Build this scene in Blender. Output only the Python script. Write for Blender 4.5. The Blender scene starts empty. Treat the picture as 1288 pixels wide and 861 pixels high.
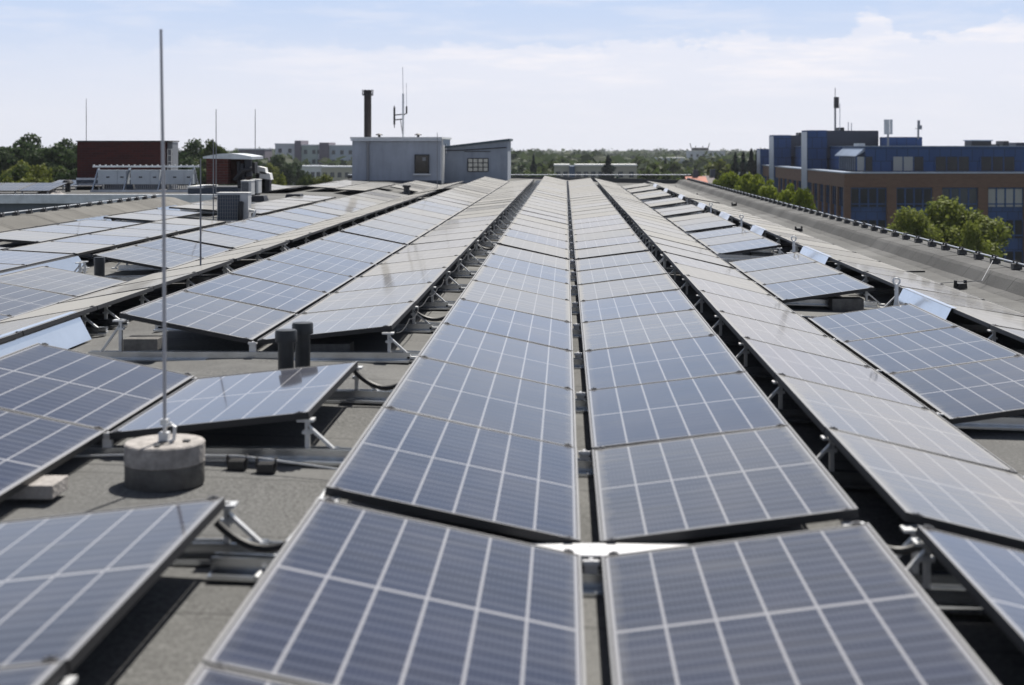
import bpy, bmesh, math, random
from mathutils import Vector, Matrix
R = math.radians
random.seed(7)
scene = bpy.context.scene
C = scene.collection

# ------------------------------------------------------------------ camera
F = 1809.0; VX = 711.0; VY = 184.0; EYE = 1.65       # rows run along +Y, eye 1.65 m above the roof
cam_d = bpy.data.cameras.new('camera')
cam = bpy.data.objects.new('camera', cam_d); C.objects.link(cam)
cam.location = (0, 0, EYE); cam.rotation_euler = (R(90), 0, 0)
cam_d.sensor_width = 36; cam_d.lens = F / 1288 * 36
cam_d.shift_x = (644 - VX) / 1288; cam_d.shift_y = (VY - 430.5) / 1288
cam_d.clip_start = 0.05; cam_d.clip_end = 9000
cam_d.dof.use_dof = True; cam_d.dof.focus_distance = 17.0; cam_d.dof.aperture_fstop = 2.5
scene.camera = cam

# ------------------------------------------------------------------ sky, sun, exposure
SUN_EL, SUN_AZ = 57.0, 18.0
world = bpy.data.worlds.new('World'); scene.world = world; world.use_nodes = True
wn = world.node_tree.nodes; wl = world.node_tree.links; wn.clear()
def W(t, **k):
    n = wn.new(t)
    for a, b in k.items(): setattr(n, a, b)
    return n
def wmath(op, a, b=None, c=None):
    n = W('ShaderNodeMath', operation=op)
    for i, v in enumerate((a, b, c)):
        if v is None: continue
        if isinstance(v, (int, float)): n.inputs[i].default_value = v
        else: wl.new(v, n.inputs[i])
    return n.outputs[0]
sky = W('ShaderNodeTexSky', sky_type='NISHITA'); sky.sun_disc = False
sky.sun_elevation = R(SUN_EL); sky.sun_rotation = R(SUN_AZ)
sky.altitude = 60; sky.air_density = 1.0; sky.dust_density = 1.6; sky.ozone_density = 1.5
tc = W('ShaderNodeTexCoord'); sep = W('ShaderNodeSeparateXYZ'); wl.new(tc.outputs['Generated'], sep.inputs[0])
el = wmath('ARCSINE', sep.outputs[2])
az = wmath('ARCTAN2', sep.outputs[0], sep.outputs[1])
cmb = W('ShaderNodeCombineXYZ')
wl.new(wmath('MULTIPLY', az, 9.0), cmb.inputs[0]); wl.new(wmath('MULTIPLY', el, 62.0), cmb.inputs[1])
n1 = W('ShaderNodeTexNoise'); n1.inputs['Scale'].default_value = 1.0; n1.inputs['Detail'].default_value = 7; n1.inputs['Roughness'].default_value = .62
wl.new(cmb.outputs[0], n1.inputs['Vector'])
cmb2 = W('ShaderNodeCombineXYZ')
wl.new(wmath('MULTIPLY', az, 26.0), cmb2.inputs[0]); wl.new(wmath('MULTIPLY', el, 60.0), cmb2.inputs[1])
n2 = W('ShaderNodeTexNoise'); n2.inputs['Scale'].default_value = 1.0; n2.inputs['Detail'].default_value = 8; n2.inputs['Roughness'].default_value = .6
wl.new(cmb2.outputs[0], n2.inputs['Vector'])
# cloud bank: a ragged top edge about 4.4 degrees up, higher and puffier to the right
edge = wmath('ADD', wmath('MULTIPLY', az, .012), .0735)
edge = wmath('ADD', edge, wmath('MULTIPLY', wmath('SUBTRACT', n2.outputs[0], .5), .050))
def puff(a0, wd, amp):
    d = wmath('DIVIDE', wmath('SUBTRACT', az, a0), wd)
    return wmath('MULTIPLY', wmath('EXPONENT', wmath('MULTIPLY', wmath('MULTIPLY', d, d), -1.0)), amp)
edge = wmath('ADD', edge, wmath('ADD', puff(.208, .014, .0125), puff(.295, .022, .012)))
bank = W('ShaderNodeMapRange', interpolation_type='SMOOTHSTEP'); wl.new(wmath('SUBTRACT', edge, el), bank.inputs[0])
bank.inputs[1].default_value = -.0015; bank.inputs[2].default_value = .006
low = W('ShaderNodeMapRange', interpolation_type='SMOOTHSTEP'); wl.new(el, low.inputs[0])
low.inputs[1].default_value = .018; low.inputs[2].default_value = .062; low.inputs[3].default_value = .25; low.inputs[4].default_value = 1
side = W('ShaderNodeMapRange', interpolation_type='SMOOTHSTEP'); wl.new(az, side.inputs[0])
side.inputs[1].default_value = -.42; side.inputs[2].default_value = .02; side.inputs[3].default_value = .10
wisp = W('ShaderNodeMapRange', interpolation_type='SMOOTHSTEP'); wl.new(n1.outputs[0], wisp.inputs[0])
wisp.inputs[1].default_value = .44; wisp.inputs[2].default_value = .66
# high thin cloud over the rest of the dome (what the panels mirror)
hi = W('ShaderNodeTexNoise'); hi.inputs['Scale'].default_value = 2.6; hi.inputs['Detail'].default_value = 6; hi.inputs['Roughness'].default_value = .58
wl.new(tc.outputs['Generated'], hi.inputs['Vector'])
him = W('ShaderNodeMapRange', interpolation_type='SMOOTHSTEP'); wl.new(hi.outputs[0], him.inputs[0])
him.inputs[1].default_value = .46; him.inputs[2].default_value = .70; him.inputs[4].default_value = .22
up = W('ShaderNodeMapRange', interpolation_type='SMOOTHSTEP'); wl.new(el, up.inputs[0])
up.inputs[1].default_value = .10; up.inputs[2].default_value = .30
bk = wmath('MULTIPLY', bank.outputs[0], wmath('MULTIPLY', side.outputs[0], low.outputs[0]))
bk = wmath('MULTIPLY', bk, wmath('ADD', wmath('MULTIPLY', wisp.outputs[0], .46), .46))
ws = wmath('MULTIPLY', wmath('MULTIPLY', wisp.outputs[0], .28), low.outputs[0])
fac = wmath('MAXIMUM', wmath('MAXIMUM', bk, ws), wmath('MULTIPLY', him.outputs[0], up.outputs[0]))
mix = W('ShaderNodeMix', data_type='RGBA'); wl.new(fac, mix.inputs[0]); wl.new(sky.outputs[0], mix.inputs[6])
mix.inputs[7].default_value = (13.6, 13.2, 13.7, 1)
hz = W('ShaderNodeMapRange', interpolation_type='SMOOTHSTEP'); wl.new(wmath('ABSOLUTE', el), hz.inputs[0])
hz.inputs[1].default_value = .10; hz.inputs[2].default_value = .30; hz.inputs[3].default_value = .95; hz.inputs[4].default_value = 0
hcol = W('ShaderNodeMix', data_type='RGBA'); hm = W('ShaderNodeMapRange', interpolation_type='SMOOTHSTEP'); wl.new(el, hm.inputs[0]); hm.inputs[2].default_value = .125
wl.new(hm.outputs[0], hcol.inputs[0]); hcol.inputs[6].default_value = (11.7, 12.0, 13.2, 1); hcol.inputs[7].default_value = (7.9, 9.8, 13.4, 1)
base_sky = W('ShaderNodeMix', data_type='RGBA'); wl.new(hz.outputs[0], base_sky.inputs[0]); wl.new(sky.outputs[0], base_sky.inputs[6]); wl.new(hcol.outputs[2], base_sky.inputs[7])
wl.new(base_sky.outputs[2], mix.inputs[6])
bg = W('ShaderNodeBackground'); bg.inputs[1].default_value = .05; wl.new(mix.outputs[2], bg.inputs[0])
wo = W('ShaderNodeOutputWorld'); wl.new(bg.outputs[0], wo.inputs[0])

sd = bpy.data.lights.new('sun', 'SUN'); sd.energy = 5.0; sd.angle = R(.53); sd.color = (1, .955, .88)
sun = bpy.data.objects.new('sun', sd); C.objects.link(sun); sun.location = (10, 60, 90)
sv = Vector((math.sin(R(SUN_AZ)) * math.cos(R(SUN_EL)), math.cos(R(SUN_AZ)) * math.cos(R(SUN_EL)), math.sin(R(SUN_EL))))
sun.rotation_euler = sv.to_track_quat('Z', 'Y').to_euler()
vs = scene.view_settings
vs.view_transform = 'Standard'; vs.look = 'None'; vs.exposure = 0.5; vs.gamma = 1; vs.use_curve_mapping = False
scene.cycles.max_bounces = 8; scene.cycles.diffuse_bounces = 2

# ------------------------------------------------------------------ helpers
def P(x, y, Z):
    """point at depth Z behind pixel x, y of the survey"""
    return Vector(((x - VX) * Z / F, Z, EYE - (y - VY) * Z / F))
class MB:
    def __init__(s): s.v = []; s.f = []; s.uv = None; s.smooth = False
    def face(s, *pts):
        i = len(s.v); s.v += [tuple(p) for p in pts]; s.f.append(tuple(range(i, i + len(pts))))
    def box(s, x0, y0, z0, x1, y1, z1, bev=0):
        if x1 < x0: x0, x1 = x1, x0
        if y1 < y0: y0, y1 = y1, y0
        if z1 < z0: z0, z1 = z1, z0
        i = len(s.v)
        s.v += [(x0,y0,z0),(x1,y0,z0),(x1,y1,z0),(x0,y1,z0),(x0,y0,z1),(x1,y0,z1),(x1,y1,z1),(x0,y1,z1)]
        s.f += [tuple(i+k for k in q) for q in ((0,3,2,1),(4,5,6,7),(0,1,5,4),(1,2,6,5),(2,3,7,6),(3,0,4,7))]
        return s
    def hexa(s, pts):      # 8 points, bottom ring then top ring
        i = len(s.v); s.v += [tuple(p) for p in pts]
        s.f += [tuple(i+k for k in q) for q in ((0,3,2,1),(4,5,6,7),(0,1,5,4),(1,2,6,5),(2,3,7,6),(3,0,4,7))]
        return s
    def bar(s, a, b, w, h=None, up=(0,0,1)):
        a = Vector(a); b = Vector(b); h = h or w; d = (b - a).normalized(); u = Vector(up)
        if abs(d.dot(u)) > .98: u = Vector((1, 0, 0))
        r = d.cross(u).normalized() * (w / 2); t = r.cross(d).normalized() * (h / 2)
        return s.hexa([a-r-t, a+r-t, b+r-t, b-r-t, a-r+t, a+r+t, b+r+t, b-r+t])
    def tube(s, pts, r, n=8, cap=True):
        pts = [Vector(p) for p in pts]; rs = r if isinstance(r, (list, tuple)) else [r] * len(pts)
        base = len(s.v); pv = None
        for k, p in enumerate(pts):
            d = (pts[min(k+1, len(pts)-1)] - pts[max(k-1, 0)]).normalized()
            u = Vector((0, 0, 1)) if abs(d.z) < .95 else Vector((1, 0, 0))
            if pv is not None: u = pv
            a = d.cross(u).normalized(); b = a.cross(d).normalized(); pv = b
            for j in range(n):
                t = 2 * math.pi * j / n
                s.v.append(tuple(p + a * math.cos(t) * rs[k] + b * math.sin(t) * rs[k]))
        for k in range(len(pts) - 1):
            for j in range(n):
                s.f.append((base+k*n+j, base+k*n+(j+1) % n, base+(k+1)*n+(j+1) % n, base+(k+1)*n+j))
        if cap:
            s.f.append(tuple(base + j for j in range(n))[::-1]); e = base + (len(pts)-1)*n
            s.f.append(tuple(e + j for j in range(n)))
        return s
    def lathe(s, prof, cx=0, cy=0, n=24):
        b = len(s.v)
        for r, z in prof:
            for j in range(n):
                t = 2*math.pi*j/n; s.v.append((cx + r*math.cos(t), cy + r*math.sin(t), z))
        for k in range(len(prof)-1):
            for j in range(n):
                s.f.append((b+k*n+j, b+k*n+(j+1) % n, b+(k+1)*n+(j+1) % n, b+(k+1)*n+j))
        s.f.append(tuple(b+j for j in range(n))[::-1]); e = b+(len(prof)-1)*n
        s.f.append(tuple(e+j for j in range(n)))
        return s
    def prism(s, poly, y0, y1):     # poly of (x, z), extruded along y
        n = len(poly); i = len(s.v)
        s.v += [(x, y0, z) for x, z in poly] + [(x, y1, z) for x, z in poly]
        s.f.append(tuple(range(i, i+n))); s.f.append(tuple(range(i+n, i+2*n))[::-1])
        for k in range(n): s.f.append((i+k, i+n+k, i+n+(k+1) % n, i+(k+1) % n))
        return s
    def mesh(s, name, m, smooth=False, bevel=0):
        me = bpy.data.meshes.new(name); me.from_pydata(s.v, [], s.f)
        bm = bmesh.new(); bm.from_mesh(me)
        bmesh.ops.recalc_face_normals(bm, faces=bm.faces)
        if bevel:
            try: bmesh.ops.bevel(bm, geom=[e for e in bm.edges if e.is_manifold and e.calc_face_angle(0) > .6], offset=bevel, segments=2, affect='EDGES', profile=.7)
            except Exception: pass
        bm.to_mesh(me); bm.free()
        if smooth:
            me.shade_smooth()
            try: me.set_sharp_from_angle(angle=R(40))
            except Exception: pass
        me.materials.append(m); return me
    def build(s, name, m, parent=None, smooth=False, bevel=0):
        o = bpy.data.objects.new(name, s.mesh(name, m, smooth, bevel)); C.objects.link(o)
        if parent is not None: o.parent = parent
        return o
def tag(o, label, cat, group=None):
    o['label'] = label; o['category'] = cat
    if group: o['group'] = group
    return o
def thing(name, label, cat, loc=(0, 0, 0), group=None, rot=(0, 0, 0)):
    o = bpy.data.objects.new(name, None); C.objects.link(o); o.empty_display_size = .2
    o.location = loc; o.rotation_euler = rot
    return tag(o, label, cat, group)
def struct(o): o['kind'] = 'structure'; return o
def put(mesh, name, parent, loc=(0, 0, 0)):
    o = bpy.data.objects.new(name, mesh); C.objects.link(o); o.parent = parent; o.location = loc; return o
def dup(root, loc, label, rot=None):
    r = root.copy(); C.objects.link(r); r.location = loc; r['label'] = label
    if rot is not None: r.rotation_euler = rot
    for ch in root.children:
        c = ch.copy(); C.objects.link(c); c.parent = r
        for g in ch.children:
            d = g.copy(); C.objects.link(d); d.parent = c
    return r
ONES = ['', 'first','second','third','fourth','fifth','sixth','seventh','eighth','ninth','tenth','eleventh','twelfth','thirteenth','fourteenth','fifteenth','sixteenth','seventeenth','eighteenth','nineteenth']
CARD = {2:'twenty',3:'thirty',4:'forty',5:'fifty',6:'sixty'}; TENS = {2:'twentieth',3:'thirtieth',4:'fortieth',5:'fiftieth',6:'sixtieth'}
def nth(n):
    if n < 20: return ONES[n]
    return TENS[n//10] if n % 10 == 0 else CARD[n//10] + '-' + ONES[n % 10]

# ------------------------------------------------------------------ materials
def mat(name, col, rough=.6, metal=0, noise=None, bump=None, spec=.5, col2=None, coords='Object', var=0.0):
    """noise = (scale, amount) mottles the colour, bump = (scale, strength)"""
    m = bpy.data.materials.new(name); m.use_nodes = True; n = m.node_tree.nodes; l = m.node_tree.links
    b = n['Principled BSDF']; b.inputs['Roughness'].default_value = rough; b.inputs['Metallic'].default_value = metal
    b.inputs['Specular IOR Level'].default_value = spec
    b.inputs['Base Color'].default_value = (*col, 1)
    t = n.new('ShaderNodeTexCoord'); out = None
    if noise:
        x = n.new('ShaderNodeTexNoise'); x.inputs['Scale'].default_value = noise[0]; x.inputs['Detail'].default_value = 6; x.inputs['Roughness'].default_value = .65
        l.new(t.outputs[coords], x.inputs['Vector'])
        mr = n.new('ShaderNodeMapRange'); mr.inputs[1].default_value = .3; mr.inputs[2].default_value = .7; l.new(x.outputs[0], mr.inputs[0])
        mx = n.new('ShaderNodeMix'); mx.data_type = 'RGBA'; l.new(mr.outputs[0], mx.inputs[0])
        c2 = col2 or tuple(c * (1 - noise[1]) for c in col)
        mx.inputs[6].default_value = (*c2, 1); mx.inputs[7].default_value = (*[min(1, c * (1 + noise[1] * .5)) for c in col], 1)
        l.new(mx.outputs[2], b.inputs['Base Color']); out = mx.outputs[2]
    if bump:
        x = n.new('ShaderNodeTexNoise'); x.inputs['Scale'].default_value = bump[0]; x.inputs['Detail'].default_value = 4
        l.new(t.outputs[coords], x.inputs['Vector'])
        bp = n.new('ShaderNodeBump'); bp.inputs['Strength'].default_value = bump[1]; bp.inputs['Distance'].default_value = .02
        l.new(x.outputs[0], bp.inputs['Height']); l.new(bp.outputs[0], b.inputs['Normal'])
    return m
def streaked(name, col, amt=.25, rough=.8):
    m = mat(name, col, rough, 0, (.8, .16) if name != 'concrete' else (22, .40), (40, .15) if name != 'concrete' else (55, .45)); n = m.node_tree.nodes; l = m.node_tree.links; b = n['Principled BSDF']
    src = b.inputs['Base Color'].links[0].from_socket
    t = n.new('ShaderNodeTexCoord'); mp = n.new('ShaderNodeMapping'); mp.inputs['Scale'].default_value = (3.2, 3.2, .35); l.new(t.outputs['Object'], mp.inputs['Vector'])
    x = n.new('ShaderNodeTexNoise'); x.inputs['Scale'].default_value = 1.3; x.inputs['Detail'].default_value = 6; x.inputs['Roughness'].default_value = .7; l.new(mp.outputs[0], x.inputs['Vector'])
    r = n.new('ShaderNodeMapRange'); r.inputs[1].default_value = .46; r.inputs[2].default_value = .74; r.inputs[4].default_value = amt * 2; l.new(x.outputs[0], r.inputs[0])
    mx = n.new('ShaderNodeMix'); mx.data_type = 'RGBA'; l.new(r.outputs[0], mx.inputs[0]); l.new(src, mx.inputs[6]); mx.inputs[7].default_value = (*[c * .55 for c in col], 1)
    l.new(mx.outputs[2], b.inputs['Base Color']); return m
def foliage(name, dark, light):
    m = bpy.data.materials.new(name); m.use_nodes = True; n = m.node_tree.nodes; l = m.node_tree.links
    b = n['Principled BSDF']; b.inputs['Roughness'].default_value = .55; b.inputs['Specular IOR Level'].default_value = .08
    g = n.new('ShaderNodeNewGeometry'); oi = n.new('ShaderNodeObjectInfo')
    ad = n.new('ShaderNodeMath'); ad.operation = 'MULTIPLY_ADD'; l.new(oi.outputs['Random'], ad.inputs[0]); ad.inputs[1].default_value = .35
    ml = n.new('ShaderNodeMath'); ml.operation = 'MULTIPLY'; l.new(g.outputs['Random Per Island'], ml.inputs[0]); ml.inputs[1].default_value = .65
    l.new(ml.outputs[0], ad.inputs[2])
    mx = n.new('ShaderNodeMix'); mx.data_type = 'RGBA'; l.new(ad.outputs[0], mx.inputs[0])
    mx.inputs[6].default_value = (*dark, 1); mx.inputs[7].default_value = (*light, 1)
    l.new(mx.outputs[2], b.inputs['Base Color'])
    tr = n.new('ShaderNodeBsdfTranslucent'); l.new(mx.outputs[2], tr.inputs[0])
    ms = n.new('ShaderNodeMixShader'); ms.inputs[0].default_value = .42; l.new(b.outputs[0], ms.inputs[1]); l.new(tr.outputs[0], ms.inputs[2])
    l.new(ms.outputs[0], n['Material Output'].inputs[0])
    return m
def brick(name, c1, c2, mortar, scale=1.0, bw=.24, bh=.075):
    m = bpy.data.materials.new(name); m.use_nodes = True; n = m.node_tree.nodes; l = m.node_tree.links
    b = n['Principled BSDF']; b.inputs['Roughness'].default_value = .85
    t = n.new('ShaderNodeTexCoord'); s = n.new('ShaderNodeSeparateXYZ'); l.new(t.outputs['Object'], s.inputs[0])
    a = n.new('ShaderNodeMath'); a.operation = 'ADD'; l.new(s.outputs[0], a.inputs[0]); l.new(s.outputs[1], a.inputs[1])
    c = n.new('ShaderNodeCombineXYZ'); l.new(a.outputs[0], c.inputs[0]); l.new(s.outputs[2], c.inputs[1])
    k = n.new('ShaderNodeTexBrick'); l.new(c.outputs[0], k.inputs['Vector'])
    k.inputs['Color1'].default_value = (*c1, 1); k.inputs['Color2'].default_value = (*c2, 1); k.inputs['Mortar'].default_value = (*mortar, 1)
    k.inputs['Scale'].default_value = scale; k.inputs['Brick Width'].default_value = bw; k.inputs['Row Height'].default_value = bh; k.inputs['Mortar Size'].default_value = .008
    l.new(k.outputs[0], b.inputs['Base Color']); return m

def panel_glass():
    m = bpy.data.materials.new('panel_glass'); m.use_nodes = True; n = m.node_tree.nodes; l = m.node_tree.links
    b = n['Principled BSDF']
    uv = n.new('ShaderNodeUVMap'); uv.uv_map = 'UVMap'; s = n.new('ShaderNodeSeparateXYZ'); l.new(uv.outputs[0], s.inputs[0])
    def M(op, a, b_=None, c=None):
        x = n.new('ShaderNodeMath'); x.operation = op
        for i, v in enumerate((a, b_, c)):
            if v is None: continue
            if isinstance(v, (int, float)): x.inputs[i].default_value = v
            else: l.new(v, x.inputs[i])
        return x.outputs[0]
    u, v = s.outputs[0], s.outputs[1]              # metres from the laminate's corner: u 0..0.97, v 0..1.67
    def near(coord, period, half):                  # 1 within `half` of a multiple of period
        f = M('MODULO', coord, period); d = M('MINIMUM', f, M('SUBTRACT', period, f))
        return M('LESS_THAN', d, half)
    cu = M('ADD', u, -.008)
    col = near(cu, .159, .0050)
    mid = M('LESS_THAN', M('ABSOLUTE', M('SUBTRACT', v, .835)), .011)
    edge = M('MAXIMUM', M('LESS_THAN', M('MINIMUM', u, M('SUBTRACT', .97, u)), .005), M('LESS_THAN', M('MINIMUM', v, M('SUBTRACT', 1.67, v)), .006))
    white = M('MAXIMUM', M('MAXIMUM', col, mid), edge)
    row = near(M('ADD', v, -.0125), .0822, .0115)
    bus = near(cu, .0177, .0008)
    tc = n.new('ShaderNodeTexCoord'); oi = n.new('ShaderNodeObjectInfo')
    # each cell a slightly different blue
    cell = n.new('ShaderNodeTexWhiteNoise'); cell.noise_dimensions = '3D'
    cc = n.new('ShaderNodeCombineXYZ'); l.new(M('FLOOR', M('DIVIDE', cu, .159)), cc.inputs[0]); l.new(M('FLOOR', M('DIVIDE', v, .0822)), cc.inputs[1]); l.new(M('MULTIPLY', oi.outputs['Random'], 91.7), cc.inputs[2])
    l.new(cc.outputs[0], cell.inputs['Vector'])
    def MX(f, a, c):
        x = n.new('ShaderNodeMix'); x.data_type = 'RGBA'
        l.new(f, x.inputs[0]) if not isinstance(f, (int, float)) else setattr(x.inputs[0], 'default_value', f)
        for i, q in ((6, a), (7, c)):
            if isinstance(q, tuple): x.inputs[i].default_value = (*q, 1)
            else: l.new(q, x.inputs[i])
        return x.outputs[2]
    base = MX(oi.outputs['Random'], (.010, .014, .038), (.015, .018, .035))
    base = MX(M('MULTIPLY', cell.outputs[0], .35), base, (.020, .028, .066))
    base = MX(M('MULTIPLY', bus, .12), base, (.25, .26, .28))
    base = MX(M('MULTIPLY', row, .42), base, (.085, .095, .13))
    base = MX(white, base, (.27, .27, .29))
    # dust: a thin matt film, patchy, different on each panel
    dn = n.new('ShaderNodeTexNoise'); dn.inputs['Scale'].default_value = 1.7; dn.inputs['Detail'].default_value = 5; dn.inputs['Roughness'].default_value = .6
    va = n.new('ShaderNodeVectorMath'); va.operation = 'ADD'; l.new(tc.outputs['Object'], va.inputs[0])
    c3 = n.new('ShaderNodeCombineXYZ'); l.new(M('MULTIPLY', oi.outputs['Random'], 57.0), c3.inputs[0]); l.new(M('MULTIPLY', oi.outputs['Random'], 23.0), c3.inputs[1]); l.new(c3.outputs[0], va.inputs[1])
    l.new(va.outputs[0], dn.inputs['Vector'])
    l.new(base, b.inputs['Base Color'])
    b.inputs['IOR'].default_value = 1.45; b.inputs['Roughness'].default_value = .06
    lw_ = n.new('ShaderNodeLayerWeight'); cosv = M('MAXIMUM', M('SUBTRACT', 1.0, lw_.outputs['Facing']), .015)
    de = M('MINIMUM', M('MINIMUM', u, M('SUBTRACT', .97, u)), M('MINIMUM', v, M('SUBTRACT', 1.67, v)))
    gn = n.new('ShaderNodeTexNoise'); gn.inputs['Scale'].default_value = 9.0; gn.inputs['Detail'].default_value = 4; l.new(va.outputs[0], gn.inputs['Vector'])
    grime = M('MAXIMUM', M('SUBTRACT', 1.0, M('DIVIDE', de, M('MULTIPLY', gn.outputs[0], .10))), 0.0)
    mp = n.new('ShaderNodeMapping'); mp.inputs['Scale'].default_value = (1.2, 14, 1); l.new(va.outputs[0], mp.inputs['Vector'])
    sk = n.new('ShaderNodeTexNoise'); sk.inputs['Scale'].default_value = 1.0; sk.inputs['Detail'].default_value = 3; l.new(mp.outputs[0], sk.inputs['Vector'])
    streak = n.new('ShaderNodeMapRange'); streak.inputs[1].default_value = .52; streak.inputs[2].default_value = .75; l.new(sk.outputs[0], streak.inputs[0])
    tau = M('MULTIPLY', M('ADD', M('MULTIPLY', dn.outputs[0], .0095), M('MULTIPLY', M('POWER', oi.outputs['Random'], 2.0), .0130)), M('ADD', 1.0, M('ADD', M('MULTIPLY', grime, 2.6), M('MULTIPLY', streak.outputs[0], .9))))
    cover = M('SUBTRACT', 1.0, M('EXPONENT', M('DIVIDE', tau, M('MULTIPLY', M('POWER', cosv, 1.6), -1.0))))
    df = n.new('ShaderNodeBsdfDiffuse'); df.inputs[0].default_value = (.295, .292, .283, 1)
    vo = n.new('ShaderNodeTexVoronoi'); vo.inputs['Scale'].default_value = 2.3; l.new(va.outputs[0], vo.inputs['Vector'])
    sc_ = n.new('ShaderNodeSeparateColor'); l.new(vo.outputs['Color'], sc_.inputs[0])
    drop = M('MULTIPLY', M('LESS_THAN', M('ADD', vo.outputs['Distance'], M('MULTIPLY', gn.outputs[0], .03)), M('MULTIPLY', sc_.outputs[1], .052)), M('GREATER_THAN', sc_.outputs[0], .80))
    cover = M('MAXIMUM', cover, M('MULTIPLY', drop, .7))
    ms = n.new('ShaderNodeMixShader'); l.new(cover, ms.inputs[0]); l.new(b.outputs[0], ms.inputs[1]); l.new(df.outputs[0], ms.inputs[2])
    l.new(ms.outputs[0], n['Material Output'].inputs[0])
    return m

def felt(name, base, dark, seams=.5):
    m = bpy.data.materials.new(name); m.use_nodes = True; n = m.node_tree.nodes; l = m.node_tree.links
    b = n['Principled BSDF']; b.inputs['Roughness'].default_value = .93; b.inputs['Specular IOR Level'].default_value = .15
    t = n.new('ShaderNodeTexCoord')
    def N(scale, det, rough=.6):
        x = n.new('ShaderNodeTexNoise'); x.inputs['Scale'].default_value = scale; x.inputs['Detail'].default_value = det; x.inputs['Roughness'].default_value = rough
        l.new(t.outputs['Object'], x.inputs['Vector']); return x.outputs[0]
    def MR(i, a, c): 
        x = n.new('ShaderNodeMapRange'); x.inputs[1].default_value = a; x.inputs[2].default_value = c; l.new(i, x.inputs[0]); return x.outputs[0]
    def MX(f, a, c):
        x = n.new('ShaderNodeMix'); x.data_type = 'RGBA'; l.new(f, x.inputs[0])
        for i, q in ((6, a), (7, c)):
            if isinstance(q, tuple): x.inputs[i].default_value = (*q, 1)
            else: l.new(q, x.inputs[i])
        return x.outputs[2]
    c = MX(MR(N(52, 4, .9), .38, .62), dark, base)
    c = MX(MR(N(1.1, 7, .7), .45, .66), c, tuple(x * .60 for x in base))
    c = MX(MR(N(.55, 5, .72), .56, .62), c, tuple(x * .78 for x in base))
    c2 = MX(MR(N(.35, 4), .45, .72), c, tuple(min(1, x * 1.12) for x in base))
    sx = n.new('ShaderNodeSeparateXYZ'); l.new(t.outputs['Object'], sx.inputs[0])
    wv = n.new('ShaderNodeMath'); wv.operation = 'MULTIPLY_ADD'; l.new(N(3.0, 3), wv.inputs[0]); wv.inputs[1].default_value = .05; l.new(sx.outputs[1], wv.inputs[2])
    md = n.new('ShaderNodeMath'); md.operation = 'FLOORED_MODULO'; l.new(wv.outputs[0], md.inputs[0]); md.inputs[1].default_value = .98
    ls_ = n.new('ShaderNodeMath'); ls_.operation = 'LESS_THAN'; l.new(md.outputs[0], ls_.inputs[0]); ls_.inputs[1].default_value = .022
    lm = n.new('ShaderNodeMath'); lm.operation = 'MULTIPLY'; l.new(ls_.outputs[0], lm.inputs[0]); lm.inputs[1].default_value = seams
    c2 = MX(lm.outputs[0], c2, (.03, .03, .03))
    l.new(c2, b.inputs['Base Color'])
    bp = n.new('ShaderNodeBump'); bp.inputs['Strength'].default_value = .55; bp.inputs['Distance'].default_value = .006
    l.new(N(120, 3, .7), bp.inputs['Height']); l.new(bp.outputs[0], b.inputs['Normal'])
    return m

M_ = {}
M_['glass'] = panel_glass()
M_['alu'] = mat('anodised_frame', (.20, .20, .205), .45, .2, (3, .15))
M_['frame_side'] = mat('shaded_frame_side', (.016, .016, .018), .5, 0)  # near-black: shade on the frame sides is put into the colour
M_['backsheet'] = mat('black_backsheet', (.04, .04, .042), .6)
M_['rail'] = mat('aluminium_rail', (.52, .54, .57), .26, 1.0, (5, .25))
M_['bright_alu'] = mat('bright_aluminium', (.66, .66, .67), .42, .35, (9, .2))
M_['galv'] = mat('galvanised_steel', (.62, .63, .64), .42, .35, (9, .25))
M_['plate'] = mat('bright_sheet_metal', (.80, .82, .85), .16, .9, (2, .08))
M_['clamp'] = mat('dark_clamp', (.09, .09, .095), .45, .5)
M_['roof'] = felt('mineral_felt', (.172, .172, .168), (.062, .062, .061), .4)
M_['upstand'] = felt('upstand_felt', (.180, .175, .163), (.08, .078, .073), .85)
M_['upstand_grey'] = felt('weathered_grey_felt', (.140, .140, .139), (.056, .056, .055), .7)
M_['concrete'] = streaked('concrete', (.37, .345, .325), .3, .9)
M_['concrete_dark'] = mat('dark_concrete', (.13, .125, .118), .9, 0, (14, .4), (60, .3))  # darker concrete; on the rod base it paints the shaded lower half
M_['rubber'] = mat('black_rubber', (.018, .018, .019), .55)
M_['plastic'] = mat('black_plastic', (.03, .03, .032), .4, 0, (12, .4))
M_['pipe'] = mat('grey_black_pipe', (.018, .020, .022), .42, 0, (8, .5))
M_['steel'] = mat('dull_steel', (.22, .225, .24), .5, .5)
M_['tin'] = mat('tin_sheet', (.55, .57, .60), .4, .6, (4, .2))
M_['white'] = mat('white_paint', (.72, .72, .70), .5, 0, (6, .12))
M_['offwhite'] = mat('grey_white_paint', (.50, .51, .52), .5, 0, (5, .15))
M_['dark'] = mat('dark_metal', (.028, .028, .032), .5, .3)
M_['cabgrey'] = mat('mid_grey_sheet', (.24, .25, .27), .5, .2, (3, .15))
M_['darkblue'] = mat('dark_blue_sheet', (.045, .06, .085), .5, 0, (2, .2))

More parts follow.
